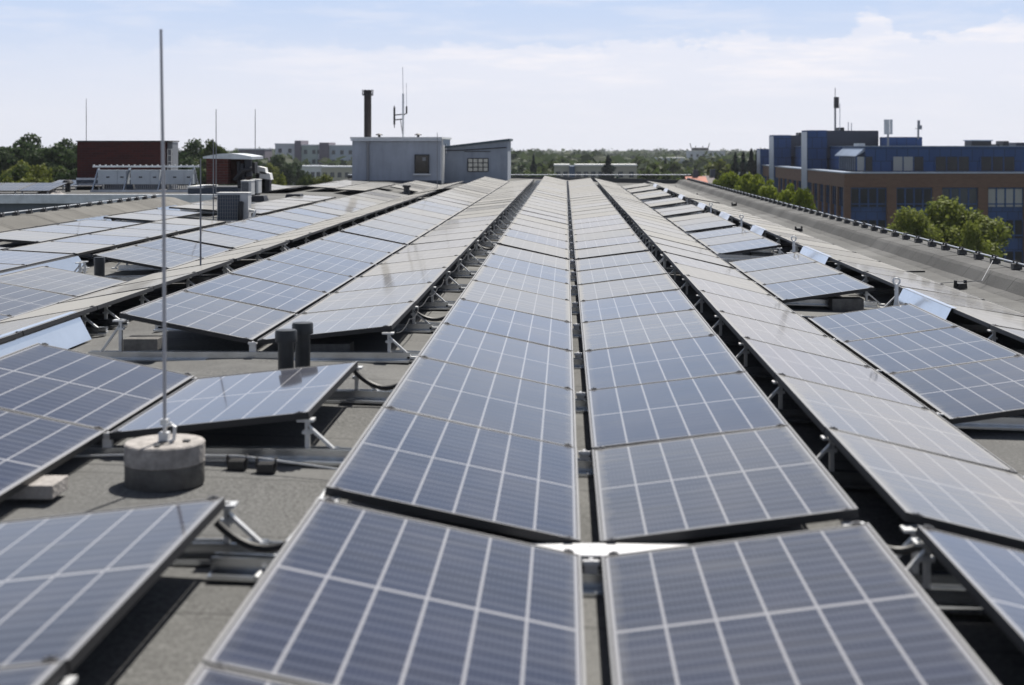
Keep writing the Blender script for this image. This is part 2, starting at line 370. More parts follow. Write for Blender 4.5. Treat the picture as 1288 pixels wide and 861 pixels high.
# ------------------------------------------------------------------ the roof
GROUND = -16.0
PROF = [(-10.15,1.52),(-9,1.52),(-7.7,1.54),(-6.6,1.70),(-5.0,1.68),(-4.1,1.66),(-3.4,1.57),(-2.3,1.55),(.1,1.635),(2.3,1.76),(4.57,1.80),(5.35,1.80)]
def rz(x):
    if x <= PROF[0][0]: return EYE - PROF[0][1]
    for (a, h0), (b, h1) in zip(PROF, PROF[1:]):
        if x <= b: return EYE - (h0 + (h1 - h0) * (x - a) / (b - a))
    return EYE - PROF[-1][1]
ROOF_END = 70.0
m = MB()
ys = [-6 + 2 * i for i in range(39)]; ys[-1] = ROOF_END
xs = [p[0] for p in PROF]; xs = sorted(set(xs + [-8.3, -5.8, -1.5, -.7, 1.0, 1.6, 3.0, 3.8]))
rng = random.Random(3)
wob = {(i, j): rng.uniform(-.006, .006) for i in range(len(ys)) for j in range(len(xs))}
for i in range(len(ys) - 1):
    for j in range(len(xs) - 1):
        q = [(i, j), (i, j+1), (i+1, j+1), (i+1, j)]
        m.face(*[(xs[b], ys[a], rz(xs[b]) - .002 + wob[(a, b)]) for a, b in q])
roof = struct(m.build('roof_deck', M_['roof']))
def weld_up(o, smooth=True):
    bmx = bmesh.new(); bmx.from_mesh(o.data); bmesh.ops.remove_doubles(bmx, verts=bmx.verts, dist=.0005)
    for f in bmx.faces:
        f.normal_update()
        if f.normal.z < 0: f.normal_flip()
    bmx.to_mesh(o.data); bmx.free()
    if smooth: o.data.shade_smooth()
weld_up(roof)

wall_m = mat('rendered_wall', (.30, .32, .35), .8, 0, (.6, .15))
wing_wall = streaked('grey_blue_render', (.17, .19, .225))
b = thing('roof_building', 'long flat-roofed building that carries the solar panels, its left wing crossing behind', 'building', (0, 0, 0))
w = MB().box(-10.6, -6, GROUND, 6.05, ROOF_END + .4, -.25)
w.build('wall', wall_m, b)
# wing going left behind the courtyard
wz = EYE - 1.5
w = MB().box(-70, 44.2, GROUND, -10.6, 56, wz - .22); w.build('wing_wall', wing_wall, b)
w = MB().box(-70, 43.95, wz - .24, -10.35, 44.35, wz + .03); w.build('fascia', M_['tin'], b)
# right upstand, left upstand and end upstand of the roof edge: turned-up felt
def upstand(name, profile, y0, y1, mt):
    k = MB(); n = int((y1 - y0) / 1.1) + 1
    for i in range(n):
        a = y0 + (y1 - y0) * i / n; c = y0 + (y1 - y0) * (i + 1) / n
        d = .004 if i % 2 else 0.0
        for (p0, q0), (p1, q1) in zip(profile, profile[1:]):
            k.face((p0, a, q0 + d), (p1, a, q1 + d), (p1, c + .02, q1 + d), (p0, c + .02, q0 + d))
    o = k.build(name, mt, b); weld_up(o, False); return o
er = EYE - 1.80
upstand('right_upstand', [(5.2, er - .02), (5.30, er + .006), (5.40, er + .025), (5.50, er + .15), (5.545, er + .185), (6.02, er + .215), (6.10, er + .19), (6.12, er - .3)], -6, ROOF_END, M_['upstand_grey'])
el_ = EYE - 1.52
upstand('left_upstand', [(-9.3, el_ - .02), (-9.42, el_ + .01), (-9.62, el_ + .03), (-10.12, el_ + .20), (-10.30, el_ + .215), (-10.62, el_ + .20), (-10.64, el_ - .3)], -6, 37.2, M_['upstand'])
k = MB()
k.prism([(-10.6, -.4), (5.5, -.4), (5.5, .02), (.1, .16), (-10.6, .26)], ROOF_END, ROOF_END + .45); k.build('end_upstand', M_['upstand_grey'], b)
k = MB().box(-10.6, ROOF_END - .02, .262, 6.12, ROOF_END + .48, .285); k.build('end_capping', M_['tin'], b)
wing = struct(MB().box(-69.9, 44.36, wz - .3, -10.14, 55.9, wz - .012).build('wing_roof', M_['upstand_grey']))
ground = MB(); 
ground.face((-4000, -300, GROUND), (4000, -300, GROUND), (4000, 6000, GROUND), (-4000, 6000, GROUND))
weld_up(struct(ground.build('ground', mat('grass_ground', (.045, .062, .026), .9, 0, (.02, .5), None, .2, (.06, .065, .04)))), False)
road = MB(); road.face((10, -200, GROUND+.01), (17, -200, GROUND+.01), (17, 700, GROUND+.01), (10, 700, GROUND+.01))
struct(road.build('road', mat('asphalt', (.05, .05, .052), .85, 0, (.4, .3))))

# ------------------------------------------------------------------ solar panels
PW, PL, PITCH, FH = 1.0, 1.70, 1.717, .035
fr = MB(); t = .010
fr.box(-PW/2, -PL/2, -FH, -PW/2 + t, PL/2, 0); fr.box(PW/2 - t, -PL/2, -FH, PW/2, PL/2, 0)
fr.box(-PW/2 + t, -PL/2, -FH, PW/2 - t, -PL/2 + t, -.0005); fr.box(-PW/2 + t, PL/2 - t, -FH, PW/2 - t, PL/2, -.0005)
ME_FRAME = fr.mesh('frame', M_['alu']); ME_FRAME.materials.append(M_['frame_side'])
for pf in ME_FRAME.polygons: pf.material_index = 0 if pf.normal.z > .5 else 1  # lip keeps the frame tone, all other faces get the painted shade
g = bpy.data.meshes.new('glass')
gx, gy = .485, .835
g.from_pydata([(-gx-.002, -gy-.002, -.0035), (gx+.002, -gy-.002, -.0035), (gx+.002, gy+.002, -.0035), (-gx-.002, gy+.002, -.0035)], [], [(0, 1, 2, 3)])
uvl = g.uv_layers.new(name='UVMap')
for i, uvc in enumerate(((0, 0), (.97, 0), (.97, 1.67), (0, 1.67))): uvl.data[i].uv = uvc
g.materials.append(M_['glass']); ME_GLASS = g
bk_ = MB(); bk_.face((-gx, -gy, -.008), (-gx, gy, -.008), (gx, gy, -.008), (gx, -gy, -.008))
ME_BACK = bk_.mesh('backsheet', M_['backsheet'])
cl = MB(); cl.box(-.018, -.009, -.004, .018, .009, .003); cl.tube([(0, 0, .002), (0, 0, .007)], .005, 6)
ME_CLAMP = cl.mesh('clamp', M_['clamp'])

ROWS = {   # left edge (x, h), right edge (x, h), description, blocks of (near z, count)
 'J': ((-9.95,1.50), (-9.00,1.36), 'fifth row left of the valley', [(19.4,5),(29.6,2),(46.6,5)]),
 'I': ((-11.05,1.355),(-10.07,1.50), 'short far row on the left wing', [(46.4,4)]),
 'F': ((-8.72,1.33), (-7.75,1.40), 'row next to the left parapet', [(18.3,1),(21.2,3),(27.2,2),(31.7,2),(48.5,5)]),
 'E': ((-7.62,1.395),(-6.64,1.455), 'row behind the black vent pipe', [(16.0,2),(19.55,5),(31.3,6),(47.5,5)]),
 'D': ((-5.98,1.375),(-5.06,1.545),'row left of the beige strip', [(9.7,4),(18.3,2),(21.95,14),(49.5,5)]),
 'C': ((-4.98,1.545),(-4.16,1.40), 'beige strip row', [(9.1,5),(17.85,2),(21.5,14),(47.5,6)]),
 'A': ((-3.29,1.228),(-2.31,1.428),'second row left of the walkway', [(5.55,2),(10.62,6),(21.05,13),(43.6,9)]),
 'B': ((-2.285,1.432),(-1.275,1.322),'row just left of the walkway', [(2.0,2),(7.18,1),(10.62,6),(21.05,13),(43.6,9)]),
 'L': ((-.922,1.302),(.060,1.516), "central valley's left row", [(1.93,2),(5.53,8),(19.45,13),(41.95,13)]),
 'R': ((.128,1.518),(1.132,1.396), "central valley's right row", [(1.93,2),(5.53,8),(19.45,13),(41.95,13)]),
 'K': ((1.315,1.410),(2.275,1.640), "row right of the central pair", [(1.93,2),(5.53,8),(19.45,13),(41.95,13)]),
 'G': ((2.345,1.655),(3.325,1.515), "broken row of the right side", [(8.75,3),(15.5,3),(22.2,3),(28.1,3),(34.4,2),(39.6,2),(45.2,3),(51.8,2),(56.6,2)]),
 'H': ((3.59,1.50),(4.57,1.665), "outermost right row", [(7.0,9),(22.6,11),(42.6,12)]),
}
# centres of joints used later for rails
JOINTS = {}
prng = random.Random(11)
gl = 'solar panels in rows on the flat roof'
for key, ((x0, h0), (x1, h1), desc, blocks) in ROWS.items():
    tilt = math.atan2((EYE - h1) - (EYE - h0), x1 - x0); n = 0; JOINTS[key] = []
    cx, cz = (x0 + x1) / 2, EYE - (h0 + h1) / 2
    tone = {'C': 'pale', 'H': 'pale', 'K': 'greyish'}.get(key)
    for bi, (z0, cnt) in enumerate(blocks):
        # a block sits as one surface; blocks differ a little in tilt
        bt = tilt + R(prng.uniform(-.15, .15))
        for i in range(cnt):
            yc = z0 + PL / 2 + i * PITCH
            cs = [(VX + X_ * F / Y_, VY + H_ * F / Y_) for X_, H_ in ((x0, h0), (x1, h1)) for Y_ in (max(.8, yc - PL / 2), yc + PL / 2)]
            if max(c[0] for c in cs) < -6 or min(c[0] for c in cs) > 1294 or min(c[1] for c in cs) > 872: continue     # the photo shows nothing of it
            n += 1
            tn = tone or ('blue' if yc < 14 else 'greyish' if yc < 30 else 'pale')
            pos = 'nearest' if n == 1 else nth(n) + ' from near end'
            if key == 'C': tn = 'pale'
            o = thing('solar_panel', f'{tn} solar panel {pos} in {desc}', 'solar panel', (cx, yc, cz), gl,
                      (R(prng.uniform(-.22, .22)), -bt + R(prng.uniform(-.34, .34)), 0))
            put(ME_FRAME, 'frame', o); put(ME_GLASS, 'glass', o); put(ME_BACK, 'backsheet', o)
            if yc < 24 and i < cnt - 1:
                for xx in (-.455, .455): put(ME_CLAMP, 'clamp', o, (xx, PL / 2 + .0085, .002))
            if yc < 24 and i in (0, cnt - 1):
                for xx in (-.455, .455): put(ME_CLAMP, 'clamp', o, (xx, (PL / 2 + .008) * (-1 if i == 0 else 1), .002))
            JOINTS[key].append((yc - PL / 2, i == 0)); 
            if i == cnt - 1: JOINTS[key].append((yc + PL / 2, True))

# ------------------------------------------------------------------ mounting rails with legs
def edge_z(row, side):   # underside of the panel edge
    return EYE - ROWS[row][side][1] - .045
def make_rail(xa, xb, feet, lows, y, label):
    """rail across the roof; feet: (x, z_top, direction of the brace); lows: (x, z_top)"""
    o = thing('mounting_rail', label, 'mounting rail', (0, y, 0), 'aluminium rails under the panels')
    za, zb = rz(xa) + .034, rz(xb) + .034
    r = MB(); r.bar((xa, 0, za), (xb, 0, zb), .052, .012); 
    r.bar((xa, -.027, za + .022), (xb, -.027, zb + .022), .006, .046); r.bar((xa, .027, za + .022), (xb, .027, zb + .022), .006, .046)
    r.bar((xa, -.055, za - .014), (xb, -.055, zb - .014), .075, .014); 
    r.build('rail', M_['rail'], o)
    zz = lambda x: za + (zb - za) * (x - xa) / (xb - xa)
    for x, zt, d in feet:
        f = MB(); f.bar((x, 0, zz(x) - .01), (x, 0, zt), .030, .022)
        f.bar((x + d * .17, .0, zz(x) + .0), (x + d * .005, 0, zt - .04), .030, .014)
        f.box(x - .05, -.035, zt - .012, x + .035, .035, zt); f.box(x - .025 * 1, -.02, zt - .075, x + .025, .02, zt - .06)
        f.box(x + d * .17 - .035, -.03, zz(x) - .004, x + d * .17 + .035, .03, zz(x) + .014)
        f.build('support_leg', M_['galv'], o)
    for x, zt in lows:
        f = MB(); f.box(x - .024, -.016, zz(x) - .02, x + .024, .016, zt - .026); f.box(x - .030, -.03, zt - .028, x + .030, .022, zt - .020); f.box(x - .03, -.03, zt - .020, x + .03, -.02, zt - .010); f.tube([(x, 0, zt - .022), (x, 0, zt - .008)], .009, 6)
        f.build('valley_bracket', M_['bright_alu'], o)
    return o
def rails(lowrow, other, desc, xa, xb, feet, lows, ymax=47, every=1):
    ysj = sorted(set(round(j[0], 2) for j in JOINTS[lowrow]))
    ysj += [] if other is None else [q for q in (round(j[0], 2) for j in JOINTS[other]) if min(abs(q - y) for y in ysj) > .6]
    ysj = sorted(ysj); used = []
    for y in ysj:
        if y > ymax: break
        if y < 1.5: continue
        if used and y - used[-1] < .12: continue
        used.append(y)
        make_rail(xa, xb, feet, lows, y - .04, f'aluminium mounting rail {nth(len(used))} from the near end under {desc}')
rails('L', None, 'the central panel pair', -1.30, 1.22, [(-.90, edge_z('L', 0), -1), (1.11, edge_z('R', 1), -1)], [(.095, EYE - 1.512)], 65)
rails('A', 'B', 'the two rows left of the walkway', -3.5, -1.14, [(-3.27, edge_z('A', 0), -1), (-1.295, edge_z('B', 1), 1)], [(-2.298, EYE - 1.425)], 60)
rails('K', 'G', 'the first two rows on the right', 1.24, 3.42, [(1.335, edge_z('K', 0), -1), (3.305, edge_z('G', 1), 1)], [(2.31, EYE - 1.642)], 58)
rails('C', 'D', 'the beige strip row', -6.06, -3.98, [(-4.18, edge_z('C', 1), 1), (-5.95, edge_z('D', 0), -1)], [], 44)
rails('H', None, 'the outermost right row', 3.48, 4.66, [(3.61, edge_z('H', 0), -1)], [], 50)
rails('E', 'F', 'the rows by the left parapet', -8.8, -6.5, [(-6.66, edge_z('E', 1), 1), (-8.70, edge_z('F', 0), -1)], [], 40)

# joint plate lying across the central valley between the two front blocks
q = MB().box(-.33, -.085, -.004, .37, .075, .004)
tag(q.build('joint_plate', M_['bright_alu'], None), 'bright metal plate across the central valley between the two front panel blocks', 'metal plate').location = (.10, 5.445, EYE - 1.527)

# wind deflector sheets on tall row edges
def deflector(xt, zt, xb_, zb_, y0, y1, label, side=1):
    d = Vector((xb_ - xt, 0, zb_ - zt)); k = MB(); th = .004 * side
    k.hexa([(xt, y0, zt), (xt, y1, zt), (xt - th, y1, zt + .002), (xt - th, y0, zt + .002), (xb_, y0, zb_), (xb_, y1, zb_), (xb_ - th, y1, zb_ - .003), (xb_ - th, y0, zb_ - .003)])
    k.bar((xt - .03 * side, (y0), zt + .004), (xt - .03 * side, y1, zt + .004), .05, .004)
    tag(k.build('wind_deflector', M_['plate']), label, 'wind deflector', 'bright wind deflector sheets')
deflector(-4.12, EYE - 1.40, -4.00, rz(-4.0) + .02, 10.1, 12.15, 'large sky-blue metal sheet at the left edge beside the beige strip')
deflector(-6.60, EYE - 1.485, -6.48, rz(-6.48) + .02, 16.4, 19.5, 'sky-blue metal sheet beside the single black vent pipe')
deflector(-8.96, EYE - 1.355, -8.86, rz(-8.9) + .02, 26.4, 28.2, 'nearer white sheet below the left parapet')
deflector(-8.96, EYE - 1.355, -8.86, rz(-8.9) + .02, 31.6, 33.2, 'farther white sheet below the left parapet')
for i, (a, c) in enumerate([(13.3, 15.2), (19.5, 21.6), (25.8, 27.4), (31.2, 33), (36.6, 38.4), (43.4, 45), (50, 51.6), (56, 57.8)]):
    deflector(3.57, EYE - 1.50, 3.44, rz(3.44) + .03, a, c, f'{"nearest" if i == 0 else nth(i + 1) + " from the front"} of the bright sheets along the right row edge', -1)

# ------------------------------------------------------------------ lightning rods
def rod(loc, h, label, r=.008, base=True, name='lightning_rod', lean=0.0):
    o = thing(name, label, 'lightning rod', loc, 'lightning rods on the roofs')
    MB().tube([(0, 0, .0), (lean * .5, 0, h * .55), (lean, 0, h)], [r, r, r * .7], 8).build('rod', M_['steel'], o, True)
    if base:
        MB().lathe([(.10, 0), (.11, .01), (.11, .06), (.10, .07)]).build('foot', M_['concrete'], o, True)
    return o
pz = rz(-1.86)
rl = thing('lightning_rod', 'tall steel lightning rod standing in a round concrete base in the left foreground', 'lightning rod', (-1.86, 6.68, pz), 'lightning rods on the roofs')
MB().lathe([(.176, 0), (.180, .008), (.180, .098)], n=48).build('lower_concrete_ring', M_['concrete_dark'], rl, True)  # shading of the base's lower half put into its colour
MB().lathe([(.176, .098), (.182, .104), (.182, .190), (.176, .197), (.0, .198)], n=48).build('concrete_base', M_['concrete'], rl, True)
gz = .2
k = MB().box(-.012, -.14, gz - .003, .012, .02, gz + .004); k.box(.09, -.03, gz - .003, .12, .0, gz + .006); k.build('groove', M_['rubber'], rl)
MB().tube([(0, 0, gz - .02), (-.004, 0, 1.2), (-.018, 0, 2.11)], [.0085, .0085, .0065], 10).build('rod', mat('grey_rod', (.40, .40, .42), .5, .4), rl, True)
k = MB().tube([(.0, -.02, gz + .03), (.012, -.03, gz + .07), (.035, -.03, gz + .085), (.055, -.03, gz + .07), (.05, -.03, gz + .01), (.03, -.03, gz + .0)], .009, 8)
k.box(-.022, -.03, gz + .0, .022, .02, gz + .04); k.box(-.016, -.022, gz + .075, .016, .02, gz + .10); k.build('clamp', M_['galv'], rl)
rod((-4.45, 17.55, rz(-4.45)), 1.52, 'thin lightning rod rising behind the beige strip row', .011)
rod((-7.28, 29.75, rz(-7.28)), 1.75, 'thin lightning rod at the left side of the near air conditioner', .012)
rod((-10.1, 41.6, rz(-10)), 2.6, 'thin tall lightning rod in front of the brick chimney stack', .014)
rod(tuple(P(550, 238.5, 50)), 2.0, 'thin lightning rod in front of the blue-grey roof house', .013)
rod(tuple(P(321, 194, 46)), 1.45, 'needle rod on top of the metal lid of the chimney stack', .013, False)
rod(tuple(P(108.5, 177.6, 52)), 1.55, 'needle rod on the flat top of the red brick hut', .013, False)

# conductor wire and its holders near the concrete base
def holder(loc, label, group, s=1.0, ang=0):
    o = thing('wire_holder', label, 'wire holder', loc, group, (0, 0, ang))
    k = MB(); k.prism([(-.055*s, 0), (.055*s, 0), (.048*s, .055*s), (-.048*s, .055*s)], -.045*s, .045*s); k.build('block', M_['plastic'], o, False, .004)
    for a in (-1, 1): MB().box(a*.052*s, -.02*s, .03*s, a*.064*s, .02*s, .085*s).build('clip', M_['plastic'], o)
    return o
for x, lb in ((-1.60, 'black wire holder block tucked against the concrete rod base'), (-1.45, 'free-standing black wire holder block right of the concrete rod base')):
    holder((x, 6.98 if x > -1.5 else 7.02, rz(x) + .002), lb, 'wire holders near the rod base', .8)
k = MB().tube([(-2.9, 7.05, rz(-2.5) + .02), (-2.1, 7.04, rz(-2.1) + .05), (-1.6, 7.02, rz(-1.6) + .065), (-1.45, 6.98, rz(-1.4) + .065), (-1.0, 6.88, rz(-1.0) + .04)], .005, 6)
tag(k.build('conductor_wire', M_['galv']), 'thin lightning wire running across the felt past the concrete rod base', 'wire')
k = MB().tube([(-1.12, 5.2, rz(-1.1) + .03), (-1.06, 5.9, rz(-1.1) + .06), (-1.05, 6.8, rz(-1.05) + .09), (-1.02, 7.6, rz(-1) + .10), (-1.04, 9.2, rz(-1) + .10), (-1.02, 11.0, rz(-1) + .09)], .010, 8)
tag(k.build('conductor_wire', M_['galv']), 'bare metal conductor running lengthwise in the walkway beside the central panels', 'wire')
# black cable conduits drooping between rows
def conduit(a, c, sag, label):
    a = Vector(a); c = Vector(c); pts = []
    for i in range(13):
        s = i / 12; p = a.lerp(c, s); p.z -= sag * 4 * s * (1 - s); pts.append(p)
    tag(MB().tube(pts, .016, 8).build('cable_conduit', M_['rubber'], None, True), label, 'cable conduit', 'black cable conduits between the rows')
conduit((-1.30, 5.36, EYE - 1.40), (-.92, 5.30, EYE - 1.40), .09, 'black conduit drooping from the nearest left panel corner')
conduit((-1.30, 8.86, EYE - 1.38), (-.95, 8.80, EYE - 1.42), .08, 'black conduit drooping from the single panel beside the twin vent pipes')
conduit((-1.30, 12.3, EYE - 1.40), (-.95, 12.3, EYE - 1.42), .07, 'black conduit drooping in the walkway beyond the twin vent pipes')
conduit((-1.30, 20.9, EYE - 1.40), (-.95, 20.9, EYE - 1.42), .08, 'black conduit across the walkway farther back')
conduit((1.12, 5.42, EYE - 1.46), (1.36, 5.40, EYE - 1.48), .05, 'black conduit at the right front gap between the blocks')
# anchor posts with an eye
def anchor(x, y, label, h=.36):
    o = thing('anchor_post', label, 'anchor post', (x, y, rz(x)), 'safety anchor posts')
    MB().lathe([(.10, 0), (.10, .006), (.085, .01), (.035, .12), (.022, .20), (.018, h - .05)], n=16).build('post', M_['galv'], o, True)
    pts = [(.034 * math.cos(t), 0, h + .034 * math.sin(t) - .012) for t in [2 * math.pi * i / 14 for i in range(15)]]
    MB().tube(pts, .011, 7, False).build('eye', M_['galv'], o, True)
anchor(3.42, 14.85, 'grey eye-bolt anchor post behind the nearest block of the broken right row', .40)
anchor(3.40, 21.4, 'eye-bolt anchor post behind the second block of the broken right row', .42)
anchor(3.40, 27.75, 'eye-bolt anchor post behind the third block of the broken right row', .44)
anchor(3.40, 33.6, 'eye-bolt anchor post behind the fourth block of the broken right row', .44)
# vent pipes
def vent(x, y, r, top, label, cap=1.38):
    z0 = rz(x); h = EYE - top - z0
    o = thing('vent_pipe', label, 'vent pipe', (x, y, z0), 'black vent pipes')
    MB().lathe([(r * 1.5, 0), (r * 1.5, .01), (r * 1.05, .02), (r, .03), (r, h - .07)], n=24).build('pipe', M_['pipe'], o, True)
    MB().lathe([(r * cap, h - .075), (r * cap, h - .01), (r * cap * .93, h), (.0, h + .004)], n=24).build('cap', M_['pipe'], o, True)
vent(-1.835, 9.45, .052, 1.205, 'shorter front one of the twin black vent pipes behind the single panel')
vent(-1.79, 9.80, .052, 1.20, 'taller rear one of the twin black vent pipes behind the single panel')
vent(-5.62, 17.35, .062, 1.335, 'single black vent pipe between the left panel blocks', 1.05)
vent(-5.35, 48.5, .10, 1.30, 'dark vent pipe far back before the blue-grey roof house')
# ballast blocks
def ballast(x, y, sx, sy, sz, label, z=None, mt='concrete', rot=0):
    o = MB().box(-sx/2, -sy/2, 0, sx/2, sy/2, sz).build('ballast_block', M_[mt], None, False, .006)
    o.location = (x, y, (rz(x) if z is None else z)); o.rotation_euler[2] = rot
    tag(o, label, 'ballast block', 'concrete ballast blocks')
ballast(-3.08, 10.52, .25, .20, .085, 'grey concrete ballast block on the rail below the raised panel corner', rz(-3.1) + .085, 'concrete_dark')
ballast(-2.36, 6.3, .30, .20, .06, 'pale concrete slab at the left edge behind the nearest left panel', rz(-2.4) + .03)
ballast(3.05, 15.62, .34, .22, .13, 'dark ballast block under the second block of the broken right row', None, 'concrete_dark')
ballast(3.05, 22.35, .34, .22, .12, 'dark ballast block under the third block of the broken right row', None, 'concrete_dark')
ballast(-1.75, 10.8, .30, .2, .10, 'dark ballast block in shade under the walkway row behind the twin pipes', None, 'concrete_dark')
# parapet conductor and holders
zr = er + .215; 
tag(MB().tube([(5.86 + .004 * math.sin(i), -5 + i * 1.0, zr + .075) for i in range(75)], .012, 8).build('parapet_conductor', M_['tin'], None, True), 'pale metal rod running along the right roof edge', 'conductor')
hp = holder((5.86, 14.4, zr - .004), 'black holder block in the row along the right roof edge', 'holders on the right roof edge', 1.25, R(90))
for i in range(1, 64): dup(hp, (5.86, 14.4 + i * .86 + rng.uniform(-.05, .05), zr - .004), hp['label'])
zl = el_ + .213
tag(MB().tube([(-10.42, 20 + i, zl + .07) for i in range(18)], .011, 8).build('parapet_conductor', M_['tin'], None, True), 'pale metal rod running along the left roof edge', 'conductor')
hp = holder((-10.42, 25.2, zl - .004), 'black holder block in the row along the left roof edge', 'holders on the left roof edge', 1.15, R(90))
for i in range(1, 17): dup(hp, (-10.42, 25.2 + i * .70 + rng.uniform(-.06, .06), zl - .004), hp['label'])
# loose holders on the right strip of felt
for i, (x, y, lb) in enumerate([(5.0, 18.2, 'nearest'), (4.95, 30.5, 'second'), (5.12, 43.6, 'third'), (4.75, 52.5, 'fourth'), (4.7, 62, 'farthest')]):
    holder((x, y, rz(x) + .002), f'{lb} of the single black holder blocks on the felt beside the right upstand', 'holders on the right felt strip', 1.25, R(20))
tag(MB().tube([(4.7, 18.35, rz(4.7) + .05), (5.0, 18.2, rz(5) + .09), (5.3, 18.3, rz(5.2) + .09), (5.62, 18.9, er + .3)], .0045, 6).build('conductor_wire', M_['steel']), 'thin bent wire over the nearest holder block beside the right upstand', 'wire')
for x, y, l in ((4.86, 20.6, .3), (4.7, 24.2, .16)):
    o = MB().box(-.03, -.02, 0, l, .02, .02).build('felt_strip', M_['rubber']); o.location = (x, y, rz(x)); o.rotation_euler[2] = R(8)
    tag(o, f'{"long" if l > .2 else "short"} black scrap of sealing strip lying on the right felt', 'strip')

# ------------------------------------------------------------------ roof house, chimney, antenna (far end)
hw = streaked('blue_grey_render', (.37, .40, .46))
hw2 = streaked('blue_grey_render_annex', (.29, .325, .38))
house = thing('roof_house', 'pale blue-grey rendered roof house with a dark window and sloping-roofed annex', 'building', (0, 64, 0))
def pr(x, y, Z): 
    p = P(x, y, Z); return p.x, p.z
x0, zt = pr(443, 174, 64); x1, zb = pr(554.5, 229, 64); zb = -.02
k = MB().box(x0, 0, zb, x1, 5.2, zt - .02); k.build('wall', hw, house)
k = MB().box(x0 - .08, -.10, zt - .02, x1 + .06, 5.3, zt + .07); k.build('roof_slab', M_['white'], house)
MB().box(x0 - .02, -.03, zb, x1 + .02, -.001, zb + .16).build('flashing', M_['darkblue'], house)
k = MB().box(x0 - .05, -.17, zt - .10, x1 + .03, -.102, zt - .03); k.build('gutter', M_['tin'], house)
wx0, wz1 = pr(521.5, 194, 64); wx1, wz0 = pr(540, 218, 64)
k = MB(); 
for a in ((wx0, wz0, wx1, wz0 + .06), (wx0, wz1 - .05, wx1, wz1), (wx0, wz0 + .06, wx0 + .05, wz1 - .05), (wx1 - .05, wz0 + .06, wx1, wz1 - .05)):
    k.box(a[0], -.07, a[1], a[2], -.002, a[3])
wf = k.build('window', M_['dark'], house)
MB().box(wx0 + .05, -.03, wz0 + .06, wx1 - .05, -.004, wz1 - .05).build('pane', mat('dark_pane', (.02, .018, .016), .08, 0), wf)
MB().box(wx0 + .35, -.045, wz1 - .28, wx0 + .5, -.031, wz1 - .13).build('vent_grille', M_['steel'], wf)
MB().box(wx0 - .06, -.12, wz0 - .07, wx1 + .06, -.004, wz0 - .004).build('sill', M_['tin'], wf)
dx = pr(463, 0, 64)[0]
k = MB().tube([(dx, -.06, zb), (dx, -.06, zt - .12)], .055, 8); k.box(dx - .09, -.14, zt - .18, dx + .09, -.001, zt - .05); k.build('downpipe', M_['steel'], house)
for xx in (553, 548):
    px = pr(xx, 0, 64)[0]
MB().box(x1 + .002, .35, zb, x1 + .05, .45, zt - .05).build('corner_pipe', M_['white'], house)
MB().box(x1 + .002, .9, zb, x1 + .045, 1.5, zt - .3).build('side_door', M_['white'], house)
ax0 = x1 + .004; ax1, azr = pr(638.5, 177, 66); azl = pr(560, 186, 66)[1]
k = MB(); k.prism([(ax0, zb), (ax1, zb), (ax1, azr), (ax0, azl)], 2.0, 6.0); k.build('annex_wall', hw2, house)
k = MB(); k.prism([(ax0, azl + .003), (ax1 + .10, azr + .015), (ax1 + .10, azr + .11), (ax0, azl + .09)], 1.88, 6.1); k.build('annex_roof', mat('dark_teal_roof_edge', (.05, .08, .10), .6), house)
gx0, gz1 = pr(588.5, 199, 66); gx1, gz0 = pr(614, 215.5, 66)
wf = MB(); cols = 4; rws = 3
for i in range(cols + 1): xx = gx0 + (gx1 - gx0) * i / cols; wf.box(xx - .02, 1.95, gz0, xx + .02, 1.998, gz1)
for i in range(rws + 1): zz = gz0 + (gz1 - gz0) * i / rws; wf.box(gx0 + .021, 1.955, zz - .018, gx1 - .021, 1.996, zz + .018)
wf = wf.build('window', M_['dark'], house)
MB().box(gx0 + .02, 1.965, gz0 + .02, gx1 - .02, 1.992, gz1 - .02).build('pane', mat('milky_glass_blocks', (.62, .60, .52), .25, 0, (6, .4)), wf)
za = pr(560, 189, 66)[1]
k = MB().tube([(ax0 + .02, 1.95, za), (pr(580, 0, 66)[0], 1.95, za + .01), (ax1 - .05, 1.95, za + .14)], .022, 6); k.box(pr(584,0,66)[0], 1.96, za - .06, pr(617,0,66)[0], 1.998, za - .03); k.build('cable', M_['dark'], house)
for i, xx in enumerate((477, 526)):
    p = P(xx, 172.5, 65.5)
    o = thing('roof_vent', ('left' if i == 0 else 'right') + ' mushroom vent on top of the blue-grey roof house', 'roof vent', (p.x, p.y, zt + .07), 'mushroom vents')
    MB().lathe([(.06, 0), (.06, .09)], n=12).build('stub', M_['dark'], o); MB().lathe([(.16, .09), (.17, .12), (.05, .17)], n=14).build('cap', M_['dark'], o)
p = P(462.5, 172.5, 66.5)
ch = thing('flue_stack', 'tall dark flue stack with a wire crown behind the blue-grey roof house', 'flue', (p.x, p.y, zt + .07))
H = P(462.5, 113, 66.5).z - zt - .07
MB().lathe([(.17, 0), (.17, H)], n=20).build('flue', mat('dark_flue', (.035, .028, .028), .5, .3, (3, .4)), ch, True)
k = MB().lathe([(.17, H - .26), (.26, H - .25), (.26, H - .20), (.17, H - .19)], n=20)
for i in range(10):
    t = 2 * math.pi * i / 10; k.tube([(.25 * math.cos(t), .25 * math.sin(t), H - .2), (.25 * math.cos(t), .25 * math.sin(t), H + .02)], .012, 5)
k.build('crown', M_['dark'], ch)
p = P(507, 172, 66); base = zt + .07
an = thing('antenna_mast', 'slim antenna mast with side panel and whip on the blue-grey roof house', 'antenna', (p.x, p.y, base))
s = 66 / F
Hm = (172 - 117) * s; MB().tube([(0, 0, 0), (0, 0, Hm)], .045, 8).build('mast', M_['tin'], an)
MB().tube([(0, 0, Hm), (-.02, 0, (172 - 84) * s)], .014, 6).build('whip', M_['tin'], an)
